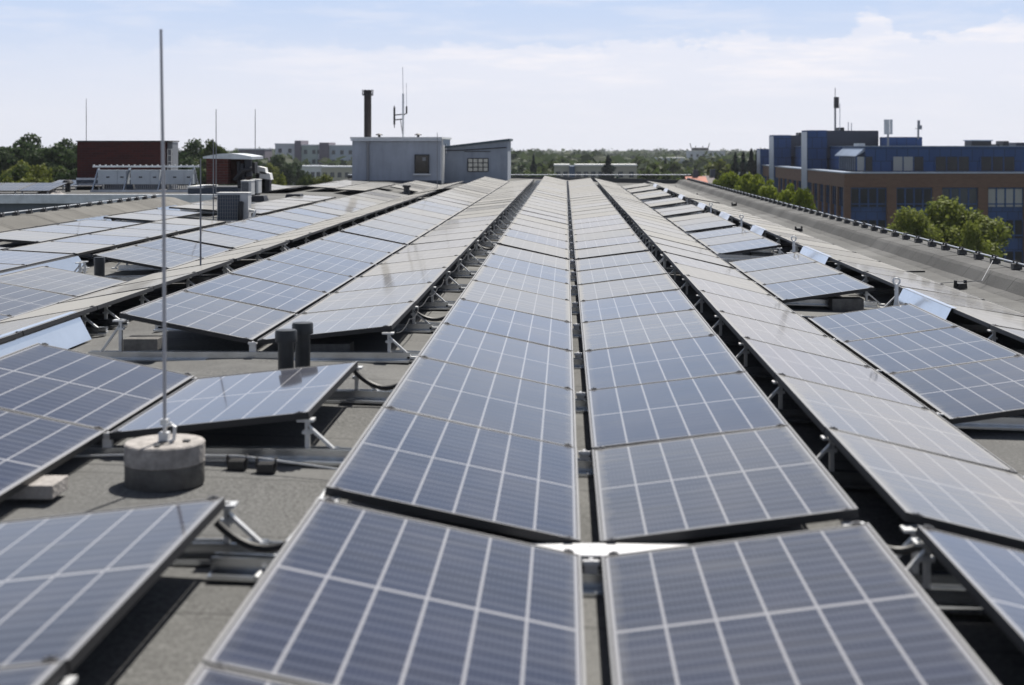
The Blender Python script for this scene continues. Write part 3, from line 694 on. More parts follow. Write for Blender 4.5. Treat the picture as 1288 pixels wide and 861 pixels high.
k = MB().box(-.44, -.05, (172 - 156) * s, -.36, .05, (172 - 134) * s); k.tube([(-.40, 0, (172-160)*s), (-.40, 0, (172-132)*s)], .02, 6); k.build('panel_antenna', M_['dark'], an)
k = MB()
for yy in (144, 150): k.bar((-.36, 0, (172 - yy) * s), (.02, 0, (172 - yy + 1) * s), .05)
k.bar((0, 0, (172 - 144) * s), (.16, 0, (172 - 142) * s), .05); k.bar((.16, 0, (172 - 142) * s), (.16, 0, (172 - 133) * s), .07); k.bar((-.12, 0, (172 - 150) * s), (-.02, 0, .1), .03)
k.build('arm', M_['dark'], an)
MB().tube([(.16, 0, (172 - 133) * s), (.15, 0, (172 - 104) * s)], .012, 6).build('side_whip', M_['tin'], an)
p = P(561, 187, 66); an2 = thing('small_antenna', 'short rod aerial on the joint between roof house and annex', 'antenna', tuple(p))
MB().tube([(0, 0, -.2), (0, 0, .24)], .04, 6).build('rod', M_['tin'], an2)

# ------------------------------------------------------------------ left wing: brick hut, inverter rack, chimney stack, air conditioners
red = brick('dark_red_brick', (.075, .017, .014), (.05, .013, .012), (.055, .03, .028), 1.0, .26, .085)
red2 = brick('red_brick', (.11, .028, .022), (.07, .02, .016), (.10, .07, .065), 1.0, .26, .085)
Z = 51.0
x0 = P(97, 0, Z).x; x1 = P(205, 0, Z).x; zt = P(0, 178, Z).z; zb = wz - .012
hut = thing('brick_hut', 'dark red brick hut with a flat roof on the left wing', 'hut', (0, Z, 0))
MB().box(x0, 0, zb + .34, x1, 1.3, zt).build('wall', red, hut)
MB().box(x0 - .02, -.03, zb, x1 + .02, 1.33, zb + .33).build('plinth', M_['darkblue'], hut)
MB().box(x0 - .03, -.04, zt, x1 + .22, 1.35, zt + .04).build('roof_slab', M_['upstand_grey'], hut)
MB().box(x0 - .02, -.035, zb + .33, x1 + .03, 0, zb + .40).build('flashing', M_['tin'], hut)
MB().box(x1 + .02, .5, zb, x1 + .20, 1.25, zt - .01).build('stair_bay', M_['cabgrey'], hut)
k = MB()
for i in range(6): k.box(x1 + .05, .44, zb + .3 + i * .22, x1 + .18, .47, zb + .33 + i * .22)
for xx in (x1 + .04, x1 + .18): k.box(xx - .012, .43, zb + .1, xx + .012, .47, zt - .25)
k.build('ladder', M_['white'], hut)

Z = 48.0; sc_ = Z / F
rk = thing('inverter_rack', 'long light metal frame on splayed legs carrying three grey cabinets', 'rack', (0, Z, 0))
bz = P(0, 209, Z).z; zb = wz - .012
k = MB().box(P(117, 0, Z).x, -.04, bz - .03, P(251, 0, Z).x, .06, bz + .03); k.build('beam', M_['rail'], rk)
k = MB()
for i in range(19):
    xx = P(118 + i * 7.3, 0, Z).x; k.box(xx - .018, -.03, bz + .031, xx + .018, .05, bz + .06)
k.build('beam_caps', M_['white'], rk)
for xx in (124, 163, 206, 244):
    a = P(xx, 0, Z).x
    k = MB(); k.bar((a, 0, bz - .05), (a - .13, -.25, zb), .05); k.bar((a, .02, bz - .05), (a + .06, .45, zb), .05); k.build('leg', M_['rail'], rk)
k = MB().box(P(117, 0, Z).x, -.3, zb, P(250, 0, Z).x, -.2, zb + .07); k.build('base_rail', M_['tin'], rk)
cabm = mat('cabinet_grey', (.46, .50, .54), .5, 0, (3, .1))
for i, (a, c, w) in enumerate(((124.5, 160.5, 'left'), (165.5, 201.5, 'middle'), (208.5, 244, 'right'))):
    xa = P(a, 0, Z).x; xb = P(c, 0, Z).x; zc1 = P(0, 213.5, Z).z; zc0 = P(0, 231.5, Z).z
    cb = thing('inverter_cabinet', f'{w} one of the three grey inverter cabinets under the frame', 'cabinet', (0, Z - .12, 0), 'inverter cabinets')
    sp = xa + (xb - xa) * .69
    MB().box(xa, 0, zc0, xb, .35, zc1).build('body', cabm, cb, False, .01)
    MB().box(xa + .01, -.02, zc0 + .01, sp - .008, 0, zc1 - .01).build('door', cabm, cb); MB().box(sp + .008, -.02, zc0 + .01, xb - .01, 0, zc1 - .01).build('door', cabm, cb)
    for u in (xa + (sp - xa) * .52, sp + (xb - sp) * .5): MB().box(u - .055, -.028, (zc0 + zc1) / 2 - .02, u + .055, -.021, (zc0 + zc1) / 2 + .025).build('vent', M_['dark'], cb)
    k = MB()
    for j in range(12): xx = xa + .1 + j * .07; k.box(xx, .1, zb + .08, xx + .03, .12, zc0)
    k.box(xa + .05, .08, zb + .05, xb - .05, .16, zb + .09); k.build('cable_grid', M_['steel'], cb)

Z = 46; zb = wz - .012
st = thing('chimney_stack', 'brick chimney stack with a domed metal lid and dark pipework', 'chimney', (0, Z, 0))
xa = P(259.5, 0, Z).x; xb = P(287, 0, Z).x; xc = P(306, 0, Z).x
z1 = P(0, 199, Z).z; z0 = P(0, 231, Z).z
MB().box(xa, 0, z0, xb, 1.4, z1).build('brickwork', red2, st)
MB().box(xb + .005, .35, z0, xc, 1.3, z1 - .03).build('soot_wall', mat('sooty_brick', (.05, .025, .02), .9, 0, (5, .5)), st)
k = MB(); n_ = 10; la = xa - .08; lb = P(318, 0, Z).x
prof = [(la, z1), (lb, z1 - .03)] + [(lb + (la - lb) * i / n_, z1 + .06 + .10 * math.sin(math.pi * i / n_)) for i in range(n_ + 1)]
k.prism(prof, -.12, 1.6); k.build('lid', M_['tin'], st)
pw = P(240, 0, Z).x
MB().box(pw, -.35, zb, P(302, 0, Z).x, 1.6, P(0, 236, Z).z).build('plinth', M_['darkblue'], st)
MB().box(pw - .03, -.38, P(0, 236, Z).z, P(259, 0, Z).x, 1.62, P(0, 233.5, Z).z).build('plinth_cover', M_['white'], st)
for i, (xx, y0, y1, r) in enumerate(((299, 203, 236, .06), (304, 206, 231, .09), (311, 200, 222, .12))):
    a = P(xx, y0, Z); c = P(xx + 2, y1, Z)
    MB().tube([(a.x, .1, a.z), (c.x, 0, c.z)], r, 10).build('pipe', M_['dark'], st, True)
a = P(296, 226, Z); c = P(318, 214, Z)
MB().tube([(a.x, -.1, a.z), ((a.x + c.x)/2, -.2, c.z), (c.x, -.1, c.z + .05)], .07, 10).build('pipe', M_['dark'], st, True)
MB().box(P(308, 0, Z).x, .2, P(0, 218, Z).z, P(319, 0, Z).x, .6, P(0, 204, Z).z).build('fan_box', M_['dark'], st, False, .02)
for i, (xx, yy, w) in enumerate(((327, 212, 'upper'), (333, 219, 'lower'))):
    p = P(xx, yy, 47); o = thing('tin_hood', f'{w} small silver hood right of the chimney stack', 'vent hood', (p.x, p.y, zb), 'silver hoods')
    k = MB().hexa([(-.18, 0, p.z - zb - .12), (.2, 0, p.z - zb - .18), (.2, .4, p.z - zb - .18), (-.18, .4, p.z - zb - .12), (-.16, 0, p.z - zb + .10), (.16, 0, p.z - zb + .03), (.16, .4, p.z - zb + .03), (-.16, .4, p.z - zb + .1)])
    k.build('hood', M_['white'], o); MB().box(-.14, .05, 0, .15, .35, p.z - zb - .15).build('shaft', M_['dark'], o)
# air conditioners
def aircon(x0, x1, y0, y1, Z, depth, label, back=True):
    a = P(x0, y1, Z); c = P(x1, y0, Z); w = c.x - a.x; zb_ = rz(a.x) if Z < 40 else wz - .012; h = c.z - zb_
    o = thing('air_conditioner', label, 'air conditioner', (a.x, Z, zb_), 'air conditioner units on the roof')
    MB().box(0, 0, .06, w, depth, h).build('casing', M_['offwhite'], o, False, .012)
    MB().box(-.01, -.01, h, w + .01, depth + .01, h + .02).build('lid', M_['white'], o)
    k = MB().box(.02, -.012, .09, w * .74, -.002, h - .03); k.build('coil', M_['darkblue'], o)
    k = MB(); nn = 9
    for i in range(nn + 1): xx = .02 + (w * .74 - .02) * i / nn; k.box(xx - .003, -.02, .09, xx + .003, -.013, h - .03)
    for i in range(8): zz = .09 + (h - .12) * i / 7; k.box(.02, -.0205, zz - .003, w * .74, -.0135, zz + .003)
    k.build('guard', M_['steel'], o)
    for xx in (.06, w - .1): MB().box(xx, 0, 0, xx + .05, depth, .06).build('foot', M_['rubber'], o)
    return o, w, h
o, w, h = aircon(273, 312, 243, 277, 29.8, .32, 'near white air conditioner with a dark coil and black hose on the panel edge')
MB().tube([(w * .80, -.06, h * .72), (w * .80, -.11, h * .55), (w * .79, -.10, h * .1), (w * .80, -.06, .01)], .055, 10).build('hose', M_['rubber'], o, True)
MB().tube([(w + .0, .1, h * .45), (w + .14, .0, h * .42), (w + .12, -.05, h * .2), (w + .0, -.02, .1)], .035, 10).build('pipe_elbow', M_['white'], o, True)
aircon(303, 316, 227.5, 246, 43, .5, 'front one of the two slim units beside the chimney stack')
aircon(315, 325, 226, 244, 44.6, .5, 'rear one of the two slim units beside the chimney stack')
for i, (x0, x1, y0, y1, Z, lb) in enumerate(((314, 333, 246, 254, 39.5, 'left'), (357, 379, 244, 253, 40.5, 'right'))):
    a = P(x0, y1, Z); c = P(x1, y0, Z); zb_ = rz(a.x); h = c.z - zb_; w = c.x - a.x
    o = MB().hexa([(0, 0, 0), (w, 0, 0), (w, .6, 0), (0, .6, 0), (.05, .06, h), (w - .05, .06, h), (w - .05, .54, h), (.05, .54, h)]).build('roof_outlet', M_['dark'], None, False, .015)
    o.location = (a.x, Z, zb_); tag(o, f'{lb} black box outlet on the felt beyond the near air conditioner', 'roof outlet', 'black box outlets')
# panels and oddments on the wing roof
wr = random.Random(5)
for i, (x, y, tl) in enumerate(((-18.75, 46.0, -7), (-17.73, 46.0, -7), (-16.71, 46.0, -7), (-17.6, 50.6, -6), (-16.58, 50.6, -6))):
    o = thing('solar_panel', f'{nth(i + 1)} solar panel on the left wing, counting from front left', 'solar panel', (x, y, wz + .22), gl, (R(-tl), 0, 0))
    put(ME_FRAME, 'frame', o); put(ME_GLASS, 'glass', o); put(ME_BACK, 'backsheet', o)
    k = MB()
    for xx in (-.4, .4): k.box(xx - .02, -.72, -.24, xx + .02, -.68, -.04); k.box(xx - .02, .68, -.24, xx + .02, .72, -.04)
    k.build('support_leg', M_['galv'], o)
a = P(72, 240, 47); o = thing('roof_vent', 'dark mushroom vent beside the panels on the left wing', 'roof vent', (a.x, 48, wz - .012), 'mushroom vents')
MB().lathe([(.09, 0), (.09, .25)], n=12).build('stub', M_['dark'], o); MB().lathe([(.12, .25), (.20, .30), (.14, .38), (.03, .40)], n=14).build('cap', M_['dark'], o)
a = P(68, 241, 46)
k = MB(); N_ = 12; hgt = {}
for i in range(N_ + 1):
    for j in range(N_ + 1):
        u, v = i / N_ * 2 - 1, j / N_ * 2 - 1; hgt[i, j] = (u * .5, v * .3, max(0, (1 - u * u - v * v)) * wr.uniform(.04, .17) - .002)
for i in range(N_):
    for j in range(N_): k.face(hgt[i, j], hgt[i+1, j], hgt[i+1, j+1], hgt[i, j+1])
o = k.build('rubble_heap', M_['concrete']); weld_up(o, False); o.location = (a.x, 45.6, wz - .012); tag(o, 'small heap of pale rubble near the front edge of the left wing', 'rubble')

# ------------------------------------------------------------------ blue and brick office block on the right
blue = brick('blue_cladding', (.027, .074, .205), (.022, .062, .178), (.008, .020, .05), 1.0, 1.25, 1.45); blue.node_tree.nodes['Brick Texture'].inputs['Mortar Size'].default_value = .03
blue_d = mat('dark_blue_cladding', (.022, .030, .055), .5, .1, (.3, .2))
blue_l = mat('grey_blue_sheet', (.30, .36, .46), .35, .4, (.4, .15))
bbrick = brick('brown_brick', (.160, .086, .055), (.130, .068, .045), (.13, .095, .075), 1.0, .5, .16)
pane = mat('office_pane', (.010, .016, .024), .08, 0, None, None, .2)
pane_m = mat('office_pane_hazy', (.040, .055, .070), .12, 0, None, None, .3)
pane_l = mat('pane_with_blind', (.30, .31, .31), .25, 0)
Z = 165.0; fx = P(1062, 0, Z).x
def zy(y): return EYE - (y - VY) * Z / F
ob = thing('office_building', 'long blue and brown-brick office block with ribbon windows and masts on its roof', 'building', (fx, Z, GROUND))
def BX(k, x0, y0, z0, x1, y1, z1): k.box(x0, y0, z0 - GROUND, x1, y1, z1 - GROUND); return k
px = Z / F           # metres per pixel on the front
L = 48; D = 70
k = MB(); BX(k, .4, .5, GROUND, L, D, zy(217)); k.build('core', blue, ob)
st_h = 39.5 * px; top = zy(236)
# brick frame: parapet band, piers and the corner
k = MB(); BX(k, 0, 0, zy(235.5), L, .9, zy(218)); 
BX(k, 0, .9, zy(235.5), .9, D, zy(218)); k.build('brick_band', bbrick, ob)
k = MB(); BX(k, -.15, -.15, zy(217.9), L, 1.2, zy(216.2)); BX(k, -.15, 1.2, zy(217.9), 1.2, D, zy(216.2)); k.build('ledge', blue_l, ob)
bay = 57.5 * px
k = MB()
for i in range(9): BX(k, i * bay - (0 if i == 0 else .35), 0, GROUND, i * bay + .75, .7, zy(235.6))
nb = int(D / 4.2)
for i in range(1, nb): BX(k, 0, i * 4.2, GROUND, .6, i * 4.2 + .8, zy(235.6))
k.build('brick_piers', bbrick, ob)
rr = random.Random(21)
for fl in range(4):
    z1 = top - fl * st_h; z0 = z1 - 24 * px
    if z0 < GROUND + .5: break
    for i in range(8):
        xa = i * bay + .78; xb = (i + 1) * bay - .38
        wfm = MB()
        for j in range(5): xx = xa + (xb - xa) * j / 4; BX(wfm, xx - .09, .30, z0, xx + .09, .496, z1)
        BX(wfm, xa + .1, .31, z0 + .25, xb - .1, .495, z0 + .40); BX(wfm, xa + .1, .31, z1 - .12, xb - .1, .495, z1)
        wo_ = wfm.build('window', blue, ob)
        g_ = MB(); BX(g_, xa, .36, z0, xb, .488, z1); g_.build('pane', pane_l if (fl, i) in ((0, 3),) else rr.choice((pane, pane, pane_m)), wo_)
    for i in range(nb - 1):
        ya = .9 + 4.2 * i if i == 0 else i * 4.2 + .82; yb = (i + 1) * 4.2 - .02
        wfm = MB()
        for j in range(4): yy = ya + (yb - ya) * j / 3; BX(wfm, .22, yy - .1, z0, .396, yy + .1, z1)
        wo_ = wfm.build('window', blue, ob)
        g_ = MB(); BX(g_, .28, ya, z0, .388, yb, z1); g_.build('pane', pane, wo_)
# set-back blue top storey with ribbon windows
k = MB(); BX(k, 3.0, 2.2, zy(216.1), L, D - 2, zy(184)); k.build('top_storey', blue, ob)
k = MB(); BX(k, 2.85, 2.05, zy(184), L, D - 2, zy(183.2)); k.build('roof_edge', blue_l, ob)
for i, (a, c, lit) in enumerate(((1082, 1103, 2), (1128, 1168, 1), (1182, 1226, 0), (1240, 1284, 0), (1298, 1340, 0))):
    xa = (a - 1062) * px; xb = (c - 1062) * px; z1, z0 = zy(197), zy(215); n_ = max(2, int((xb - xa) / 1.05))
    wfm = MB()
    for j in range(n_ + 1): xx = xa + (xb - xa) * j / n_; BX(wfm, xx - .07, 2.08, z0, xx + .07, 2.196, z1)
    wo_ = wfm.build('window', blue, ob)
    for j in range(n_):
        u0 = xa + (xb - xa) * j / n_; u1 = xa + (xb - xa) * (j + 1) / n_
        g_ = MB(); BX(g_, u0 + .07, 2.12, z0, u1 - .07, 2.19, z1); g_.build('pane', pane_l if (lit == 2 and j != 1) or (lit == 1 and j < 2) else pane, wo_)
# canopy and glazing of the top storey along the left side
k = MB(); k.hexa([(1.9, 3, zy(197)-GROUND), (2.99, 3, zy(190)-GROUND), (2.99, 16, zy(190)-GROUND), (1.9, 16, zy(197)-GROUND), (1.9, 3, zy(196)-GROUND), (2.99, 3, zy(185.5)-GROUND), (2.99, 16, zy(185.5)-GROUND), (1.9, 16, zy(196)-GROUND)]); k.build('canopy', blue_l, ob)
k = MB(); BX(k, 2.6, 3, zy(215), 2.98, 17, zy(198)); g0 = k.build('side_glazing', pane, ob)
k = MB()
for i in range(12): BX(k, 2.5, 3 + i * 1.2, zy(215.5), 2.59, 3.15 + i * 1.2, zy(198))
k.build('mullions', blue_l, g0)
# stair towers rising through the side
def tower(xl, xr, yt, Zt, dep, name='stair_tower'):
    a = P(xl, yt, Zt); c = P(xr, yt, Zt)
    k = MB(); k.box(a.x - fx, Zt - Z, 0, a.x - fx + 2.6, Zt - Z + dep, a.z - GROUND); t_ = k.build(name, blue, ob)
    k = MB(); k.box(a.x - fx + 2.602, Zt - Z + .02, zy(200) - GROUND, c.x - fx, Zt - Z + dep, a.z - GROUND - .05); k.build('plant_wall', blue_d, t_)
    k = MB(); k.box(a.x - fx - .06, Zt - Z + .1, 2, a.x - fx - .002, Zt - Z + dep - .1, a.z - GROUND - .2); k.build('side_cladding', blue_l, t_)
tower(1015.5, 1105, 163.5, 190, 4.6); tower(973.5, 1012, 169.5, 219, 5)
tower(956.5, 964, 187, 233, 4)
k = MB(); a = P(1115, 172, 186); c = P(1160, 184, 186); k.box(a.x - fx, 186 - Z, c.z - GROUND, c.x - fx, 190 - Z, a.z - GROUND); k.build('plant_room', blue, ob)
def roofbox(x0, x1, y0, y1, Zt, mt, lid=False):
    a = P(x0, y0, Zt); c = P(x1, y1, Zt); k = MB().box(a.x - fx, Zt - Z, c.z - GROUND - .4, c.x - fx, Zt - Z + 3, a.z - GROUND); q = k.build('plant_box', mt, ob)
    if lid: MB().box(a.x - fx - .15, Zt - Z - .15, a.z - GROUND, c.x - fx + .15, Zt - Z + 3.1, a.z - GROUND + .12).build('lid', blue_l, q)
roofbox(1222, 1247, 177, 184, 172, M_['dark'], True); roofbox(1262, 1269, 177, 184, 172, M_['dark']); roofbox(1254, 1257.5, 181, 184, 172, M_['dark']); roofbox(1278, 1290, 179, 184, 174, blue_d)
roofbox(1080, 1088, 180, 185, 176, M_['offwhite']); roofbox(1056, 1062, 160, 164, 191, M_['dark']); roofbox(1005, 1012, 166.5, 170, 219.5, M_['dark'])
def mast(x, yb, yt, Zt, label, kind):
    p = P(x, yb, Zt); s = Zt / F; H = (yb - yt) * s
    o = thing('cell_mast', label, 'antenna mast', (p.x, Zt, p.z), 'masts on the office roof')
    MB().tube([(0, 0, -.3), (0, 0, H * .75)], .13, 8).build('pole', M_['steel'], o)
    if kind == 0:
        MB().tube([(0, 0, H * .75), (0, 0, H)], .05, 6).build('whip', M_['steel'], o)
        MB().box(-.15, -.3, H * .52, .45, .2, H * .78).build('antenna_panel', M_['dark'], o)
        MB().tube([(.62, 0, 0), (.62, 0, H * .62)], .05, 6).build('thin_pole', M_['tin'], o)
    else:
        for xx in ((-.35, .0, .4) if kind == 1 else (.05, .3)):
            MB().box(xx - .14, -.2, H * .45, xx + .14, .15, H * (1.0 if xx != .3 else .7)).build('antenna_panel', M_['offwhite'] if kind == 1 else M_['steel'], o)
        MB().bar((-.4, 0, H * .5), (.45, 0, H * .5), .09).build('bracket', M_['steel'], o)
mast(1050.5, 163.5, 110, 191, 'tall dark mast with whip on the taller blue stair tower', 0)
mast(1117, 184, 150, 184, 'mast with three pale antenna panels left of the blue plant room', 1)
mast(1155, 172, 151, 186, 'mast with two small panels above the blue plant room', 2)
for i, (xx, t_) in enumerate(((1067, 153), (1071, 154))):
    p = P(xx, 163.5, 192); o = MB().tube([(0, 0, -.1), (0, 0, (163.5 - t_) * 186 / F)], .06, 6).build('thin_aerial', M_['tin']); o.location = tuple(p); tag(o, ('left' if i == 0 else 'right') + ' of two thin pale aerials on the taller stair tower', 'aerial', 'thin aerials on the office roof')

# ------------------------------------------------------------------ housing blocks in the distance
wdark = mat('far_window', (.045, .055, .07), .2)
def block(name, label, secs, Z, yt, depth, rows_, wins=True, roofm=None, hip=0, base=GROUND):
    """secs: (x0, x1, y_top, material, window columns)"""
    o = thing(name, label, 'apartment block', (0, Z, 0), 'housing blocks in the distance')
    s = Z / F
    for si, (a, c, yt_, mt, nc) in enumerate(secs):
        xa, xb = P(a, 0, Z).x, P(c, 0, Z).x; zt = P(0, yt_, Z).z; d0 = -.6 if nc == 0 else 0
        MB().box(xa, d0, base, xb, depth, zt).build('wall', mt, o)
        if nc:
            MB().box(xa - .1, d0 - .3, zt, xb + .1, depth + .3, zt + .35).build('roof_slab', roofm or M_['tin'], o)
            for r_ in range(rows_):
                zc = zt - 1.2 - r_ * 2.85
                for j in range(nc):
                    xx = xa + (xb - xa) * (j + .5) / nc; k = MB(); k.box(xx - .5, -.06, zc - 1.15, xx + .5, -.002, zc)
                    k.box(xx - .55, -.10, zc - 1.25, xx + .55, -.002, zc - 1.15); k.build('window', wdark, o)
    return o
cw = mat('white_render', (.62, .63, .65), .8, 0, (.1, .08)); cg = mat('pale_green_render', (.40, .46, .43), .8, 0, (.1, .08)); cv = mat('violet_grey_render', (.16, .14, .17), .8); cb_ = mat('blue_grey_block_render', (.44, .49, .54), .8); cy = mat('yellowish_render', (.42, .40, .34), .85, 0, (.1, .1))
block('apartment_block', 'white and pale green apartment block with two dark violet stair towers', [(346, 371, 181.5, cw, 2), (371, 379, 176.5, cv, 0), (379.2, 400, 183, cg, 2), (400.2, 402, 183, cw, 1), (402, 414, 179, cv, 0), (414.2, 446, 183.5, cb_, 3)], 430, 0, 12, 5)
block('apartment_block', 'long low grey apartment block in front of the two-towered one', [(361.5, 404, 210, cw, 6), (404.2, 450, 210.5, cy, 5)], 360, 0, 10, 4)
mb = block('apartment_block', 'flat grey block with a blue stairwell behind the far roof edge', [(697, 716, 208.5, cy, 2), (716, 723, 208.6, mat('blue_stairwell', (.06, .10, .17), .6), 0), (723.2, 760, 208.5, cy, 4), (760.2, 801, 208.5, mat('beige_gable', (.40, .37, .31), .85), 3)], 310, 0, 10, 3, roofm=M_['white'])
block('apartment_block', 'pale flat block far off below the horizon right of centre', [(866, 912, 190, cw, 6)], 620, 0, 12, 3, roofm=M_['white'])
block('apartment_block', 'thin pale block far off just right of the annex', [(640, 693, 198, cw, 8)], 560, 0, 10, 3, roofm=M_['white'])
block('apartment_block', 'low pale block among the trees above the red-roofed house', [(905, 950, 214.5, cw, 6)], 330, 0, 10, 2, roofm=M_['white'])
block('apartment_block', 'grey block half hidden by trees right of the conifer', [(826, 862, 199, cw, 6)], 520, 0, 10, 3, roofm=M_['white'])
block('apartment_block', 'dark flat block between trees left of the white apartments', [(300, 333, 188, cv, 4)], 400, 0, 10, 3)
# rooftop frame on the far pale block
p = P(880, 190, 622); o = thing('roof_frame', 'dark spiky frame on top of the far pale block', 'roof structure', (p.x, 624, p.z + .35))
k = MB()
for xx, h, l in ((-4, 3.2, .9), (-1.5, 2.0, -.3), (1.5, 2.0, .3), (4.5, 3.3, -.9)): k.bar((xx + l, 0, 0), (xx, 0, h), .3)
k.box(-3, -.5, 0, 4, 1, 1.2); k.build('frame', M_['dark'], o)
def gable(name, label, x0, x1, ye, yr, Z, dep, wallm, roofm, base=GROUND, chim=True):
    o = thing(name, label, 'house', (0, Z, 0), 'gabled houses')
    xa, xb = P(x0, 0, Z).x, P(x1, 0, Z).x; ze, zr_ = P(0, ye, Z).z, P(0, yr, Z).z
    MB().box(xa, 0, base, xb, dep, ze).build('wall', wallm, o)
    k = MB(); m_ = dep / 2
    k.face((xa - .3, -.4, ze - .1), (xb + .3, -.4, ze - .1), (xb + .3, m_, zr_), (xa - .3, m_, zr_)); k.face((xa - .3, dep + .4, ze - .1), (xa - .3, m_, zr_), (xb + .3, m_, zr_), (xb + .3, dep + .4, ze - .1))
    k.face((xa, 0, ze), (xa, dep, ze), (xa, m_, zr_ - .1)); k.face((xb, 0, ze), (xb, m_, zr_ - .1), (xb, dep, ze))
    r_ = k.build('roof', roofm, o)
    if chim: MB().box(xa + .8, m_ - .3, zr_ - .5, xa + 1.5, m_ + .3, zr_ + .9).build('chimney', M_['darkblue'], r_)
    for j in range(4): xx = xa + (xb - xa) * (j + .5) / 4; MB().box(xx - .5, -.06, ze - 2, xx + .5, -.002, ze - .8).build('window', wdark, o)
tile = mat('red_roof_tiles', (.36, .13, .085), .8, 0, (1.2, .25)); tile_d = mat('dark_roof_tiles', (.10, .085, .085), .8, 0, (1.2, .2))
gable('gabled_house', 'house with a pinkish red tiled roof beyond the right roof edge', 868, 889, 232, 222.5, 190, 9, cy, tile)
gable('gabled_house', 'house with a dark tiled roof right of the red-roofed one', 890, 899, 233, 221.5, 196, 9, cw, tile_d)

# ------------------------------------------------------------------ trees
leaf_mats = {'fresh': foliage('fresh_leaves', (.095, .132, .012), (.235, .275, .030)), 'mid': foliage('mid_leaves', (.036, .056, .014), (.085, .112, .032)),
             'linden': foliage('linden_leaves', (.090, .118, .020), (.27, .30, .06)), 'dark': foliage('dark_leaves', (.022, .042, .017), (.055, .085, .032)), 'conifer': foliage('conifer_needles', (.010, .022, .018), (.028, .050, .036)),
             'yellow': foliage('yellowish_leaves', (.075, .095, .016), (.17, .19, .035)), 'far': foliage('far_leaves', (.038, .056, .026), (.062, .082, .036))}
bark = mat('bark', (.10, .08, .06), .9, 0, (6, .4))
def leaf(k, c, nrm, s, r):
    nrm = (nrm + Vector((r.gauss(0, .5), r.gauss(0, .5), r.gauss(0, .5)))).normalized()
    u = nrm.orthogonal().normalized(); a = r.uniform(0, 6.283); u = (Matrix.Rotation(a, 3, nrm) @ u); v = nrm.cross(u)
    e = s * r.uniform(.7, 1.3)
    k.face(c - u * e - v * e * .35, c + u * e * .1 - v * e * .75, c + u * e + v * e * .2, c - u * e * .15 + v * e * .8)
def crown_mb(seed, n, ls, lumps=26):
    """unit crown: radius 1 around the origin, lumpy, made of leaf faces"""
    r = random.Random(seed); k = MB(); L_ = []
    for i in range(lumps):
        d = Vector((r.gauss(0, 1), r.gauss(0, 1), r.gauss(0, 1) + .15)).normalized(); q = r.uniform(.45, .78)
        L_.append((d * q, r.uniform(.20, .36)))
    L_.append((Vector((0, 0, 0)), .5)); L_.append((Vector((0, 0, .35)), .42)); tot = sum(q[1] ** 2 for q in L_)
    for c, R_ in L_:
        for j in range(int(n * R_ * R_ / tot)):
            d = Vector((r.gauss(0, 1), r.gauss(0, 1), r.gauss(0, 1) + .3)).normalized()
            w = R_ * (r.uniform(.6, 1.0) if r.random() < .88 else r.uniform(1.0, 1.2)); p = c + Vector((d.x * w, d.y * w, d.z * w * .9))
            leaf(k, p, d, ls, r)
    return k
def conifer_mb(seed, n, ls, rx=.2):
    r = random.Random(seed); k = MB()
    for i in range(n):
        z = .10 + .90 * (1 - r.random() ** .85); R_ = rx * min(1, (1 - z) * 2.3) ** .85 * (.75 + .35 * math.sin(z * 46 + r.uniform(-.5, .5))) * r.uniform(.55, 1.08)
        a = r.uniform(0, 6.283); leaf(k, Vector((R_ * math.cos(a), R_ * math.sin(a), z)), Vector((math.cos(a), math.sin(a), .4)), ls, r)
    return k
def trunk_mb(seed):
    r = random.Random(seed); k = MB()
    k.tube([(0, 0, 0), (.004, 0, .2), (.0, .006, .45), (.006, 0, .72)], [.026, .020, .015, .006], 7)
    for i in range(7):
        a = r.uniform(0, 6.283); z = r.uniform(.28, .5); l = r.uniform(.16, .30)
        k.tube([(0, 0, z), (math.cos(a) * l * .5, math.sin(a) * l * .5, z + l * .5), (math.cos(a) * l, math.sin(a) * l, z + l * .85)], [.011, .007, .003], 5)
    return k
VAR = {}
TRUNKS = [trunk_mb(i).mesh('trunk', bark) for i in range(3)]
def variant(kind, big):
    key = (kind, big)
    if key not in VAR:
        out = []
        for i in range(3):
            sd_ = hash((kind, i)) % 1000 if False else sum(map(ord, kind)) * 7 + i * 31 + big
            n = {2: 24000, 1: 5200, 0: 1500}[big]; ls = {2: .032, 1: .060, 0: .11}[big]
            if kind == 'conifer': mb_ = conifer_mb(sd_, {2: 6000, 1: 4200, 0: 1600}[big], .026)
            else: mb_ = crown_mb(sd_, n, ls)
            out.append(mb_.mesh('crown', leaf_mats[kind]))
        VAR[key] = out
    return VAR[key]
trng = random.Random(99)
def tree(x, ytop, Z, wpx, kind, label, big=1, group='trees around the building', base=GROUND, i=None):
    p = P(x, ytop, Z); h = p.z - base; wid = wpx * Z / F; i = trng.randrange(3) if i is None else i
    o = thing('conifer' if kind == 'conifer' else 'broadleaf_tree', label, 'tree', (p.x, Z, base), group, (0, 0, trng.uniform(0, 6.28)))
    if kind == 'conifer':
        c = put(variant(kind, big)[i], 'crown', o); c.scale = (wid / .40, wid / .40, h)
    else:
        a = wid / 2 / .92; v = min(max(a * (.86 if kind == 'linden' else 1.05), 2.6), h * .42); c = put(variant(kind, big)[i], 'crown', o, (0, 0, h - v * .98)); c.scale = (a, a, v)
    t_ = put(TRUNKS[i], 'trunk', o); q_ = min(wid * (.35 if kind == 'conifer' else .8), h); t_.scale = (q_, q_, h * .8)
    return o
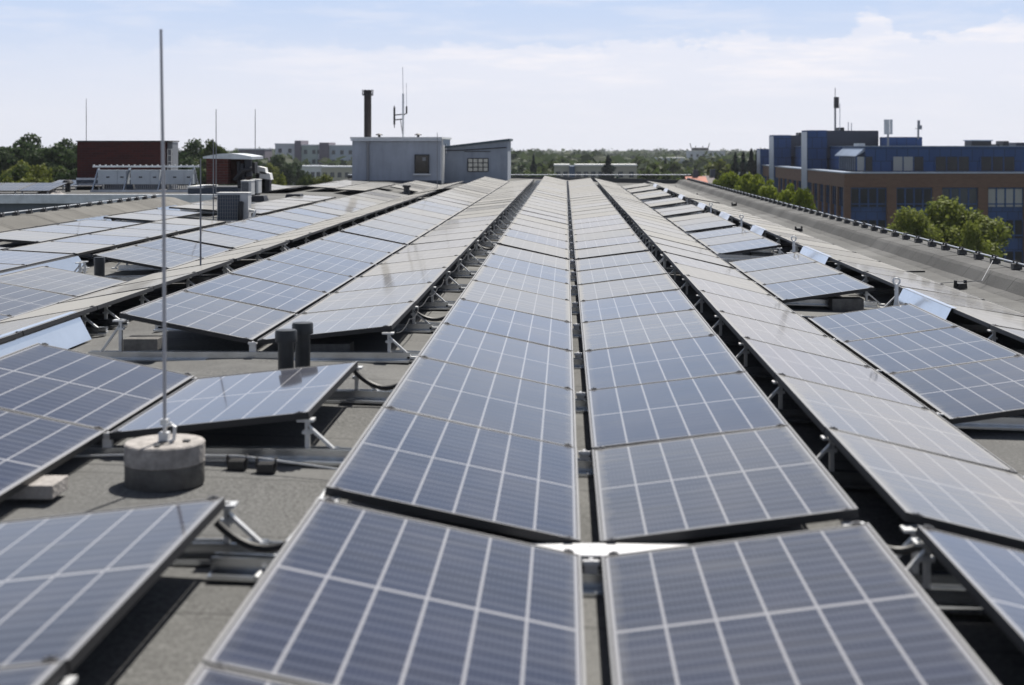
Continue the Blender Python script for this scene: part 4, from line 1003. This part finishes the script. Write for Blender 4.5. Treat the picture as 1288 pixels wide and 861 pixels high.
# right: street trees and the big crown before the office block
tree(1188, 252, 99, 146, 'linden', 'big round crown of the tree standing before the office block', 2, i=0)
tree(1140, 267, 96, 92, 'linden', 'left side tree leaning against the big round crown', 2, i=1)
tree(1118, 284, 94, 60, 'linden', 'lowest left shoulder tree before the office block', 2, i=2)
tree(1220, 285, 94, 48, 'linden', 'low tree at the right foot of the big round crown', 2, i=1)
for i, (x, y, Z, w) in enumerate(((922, 216, 142, 46), (946, 218, 132, 48), (968, 224, 120, 50), (992, 229, 112, 50), (1009, 236, 106, 38), (905, 219, 150, 30))):
    tree(x, y, Z, w, 'fresh', f'{["second", "third", "fourth", "fifth", "rightmost", "leftmost"][i]} of the bright green street trees left of the office block', 1, 'bright street trees')
# left wood
lw = [(8,176,150,60,'dark','tall dark green tree at the left image edge'),(40,171,160,48,'dark','dark tall tree left of the brick hut, top among the highest'),(62,180,140,46,'dark','bushy dark tree filling the gap between two tall ones left of the hut'),(78,177,165,40,'dark','dark tree just left of the brick hut roof'),(92,182,150,36,'dark','dark green tree touching the brick hut'),
      (22,206,115,40,'mid','lower mid-green tree at the left edge of the wood'),(48,208,110,46,'yellow','yellowish green tree left of the brick hut'),(12,214,100,34,'yellow','yellowish bush-like tree in the lower left corner of the wood'),(86,204,112,34,'dark','round dark tree in front of the hut side of the wood'),(68,200,125,40,'mid','green tree behind the yellowish one'),
      (30,196,135,40,'yellow','pale green tree in the middle of the left wood'),(236,178,170,48,'dark','dark green tree rising right behind the brick hut'),(228,192,140,34,'dark','dark tree at the right side of the brick hut'),(268,175,155,30,'mid','tall rounded tree above the chimney stack'),(250,192,150,40,'mid','green tree between brick hut and chimney stack'),(292,189,190,36,'dark','dark tree just right of the tall rounded one'),(310,191,230,34,'dark','dark tree above the chimney pipework')]
for a in lw: tree(*a[:3], a[3] * 1.4, a[4], a[5], 1 if a[2] > 130 else 1, 'trees of the left wood')
for a in [(352,196,240,44,'dark','dark tree in front of the white apartment block'),(372,199,260,24,'dark','narrow dark tree below the violet stair tower'),(340,205,220,30,'yellow','pale green tree left of the white apartment block'),(352,219,130,34,'yellow','bright yellowish tree before the low grey block'),(384,214,150,30,'mid','green tree before the low grey block'),(408,217,150,36,'yellow','pale green bush-like tree beside the roof house'),(404,203,380,26,'dark','dark tree between the two apartment blocks'),(330,219,140,26,'dark','dark shrub-like tree behind the silver hoods')]:
    tree(*a[:5], a[5], 1, 'trees before the apartments')
for a in [(765,197,285,18,'conifer','broad dark conifer before the grey block with the blue stairwell'),(671,195,280,9,'conifer','narrow dark spruce right of the annex'),(925,193,240,12,'conifer','dark conifer left of the blue office block'),(945,189,235,15,'conifer','tall dark conifer beside the blue office block'),(935,192,250,12,'conifer','dark conifer between two taller ones'),(837,200,330,9,'conifer','dark spruce among the middle trees'),(874,209,260,7,'conifer','small dark spruce above the red roof'),(952,191,238,10,'conifer','dark conifer touching the office stair tower')]:
    tree(*a[:3], a[3] * 2.0, a[4], a[5], 1, 'dark conifers')
names = {'mid': 'mid-green', 'dark': 'dark green', 'yellow': 'pale green', 'fresh': 'bright green'}
places = []
for i in range(56):
    x = 640 + (i * 61.803) % 330; Z = trng.uniform(210, 520)
    if 694 < x < 806 and Z < 320: Z = trng.uniform(330, 520)
    ytop = 184 + (trng.uniform(2.5, 8.0)) * F / Z * (.9 if Z > 350 else 1.0) * .62 + 5
    places.append((x, min(ytop, 214), Z))
places.sort(key=lambda q: q[0])
nm = {}
for i, (x, y, Z) in enumerate(places):
    kd = trng.choice(['mid', 'dark', 'mid', 'yellow', 'mid', 'dark']); c = nm[kd] = nm.get(kd, 0) + 1
    tree(x, y, Z, trng.uniform(42, 72) * 280 / Z, kd, f'{names[kd]} tree beyond the far roof edge, {nth(c)} of that shade from the annex', 0, 'trees beyond the far roof edge')
# the far-off wood to the horizon: one mass
k = MB(); r = random.Random(4)
def far_tree(x, y, h, w):
    n = 64 if y < 900 else 36; z0 = GROUND
    conif = False
    for j in range(n):
        d = Vector((r.gauss(0, 1), r.gauss(0, 1), r.gauss(0, 1))).normalized(); q = r.uniform(.6, 1.0)
        if conif:
            zz = r.random(); c = Vector((x + d.x * w * .35 * (1 - zz), y + d.y * w * .3 * (1 - zz), z0 + h * 1.15 * zz))
        else: c = Vector((x + d.x * w * .5 * q, y + d.y * w * .5 * q, z0 + h * .58 + d.z * h * .42 * q))
        leaf(k, c, d, w * .11, r)
for i in range(2200):
    y = 380 + 1900 * (r.random() ** 1.5); x = r.uniform(-.50, .42) * y
    far_tree(x, y, r.uniform(10.5, 16.0) + (1.2 if r.random() < .1 else 0), r.uniform(11, 18))
fw = k.build('far_wood', leaf_mats['far']); fw['kind'] = 'stuff'
fw['label'] = 'far-off wood running along the horizon'; fw['category'] = 'wood'

# ------------------------------------------------------------------ the air over the town
hzm = bpy.data.materials.new('haze_air'); hzm.use_nodes = True; hn = hzm.node_tree.nodes; hn.clear()
hv = hn.new('ShaderNodeVolumePrincipled'); hv.inputs['Density'].default_value = .00011; hv.inputs['Color'].default_value = (.86, .90, 1, 1); hv.inputs['Anisotropy'].default_value = .2
hout = hn.new('ShaderNodeOutputMaterial'); hzm.node_tree.links.new(hv.outputs[0], hout.inputs['Volume'])
hb = MB().box(-1500, -120, GROUND - 1, 1500, 2500, 22).build('haze', hzm); hb['kind'] = 'stuff'; hb['label'] = 'thin summer haze over the town'; hb['category'] = 'haze'

# sagging strings of cable along the tall panel edges
def sag(x, z, y0, n, step, label, dx=0.0):
    rr_ = random.Random(int(y0 * 10 + x * 100)); pts = []
    for i in range(n):
        d = rr_.uniform(.01, .045)
        for j in range(6):
            q = j / 6; pts.append((x + dx * math.sin(i * 2.1 + q), y0 + (i + q) * step, z - d * 4 * q * (1 - q)))
    tag(MB().tube(pts, .004, 5).build('hanging_cable', M_['rubber']), label, 'cable', 'cables sagging under the panel edges')
sag(-1.26, EYE - 1.385, 10.7, 16, .86, 'thin black cable sagging along the walkway edge beyond the twin pipes', .01)
sag(-.90, EYE - 1.37, 5.6, 32, .86, 'thin black cable sagging along the walkway side of the central pair', .01)
sag(-3.31, EYE - 1.30, 10.8, 12, .86, 'thin black cable sagging under the outer edge facing the beige strip', .01)
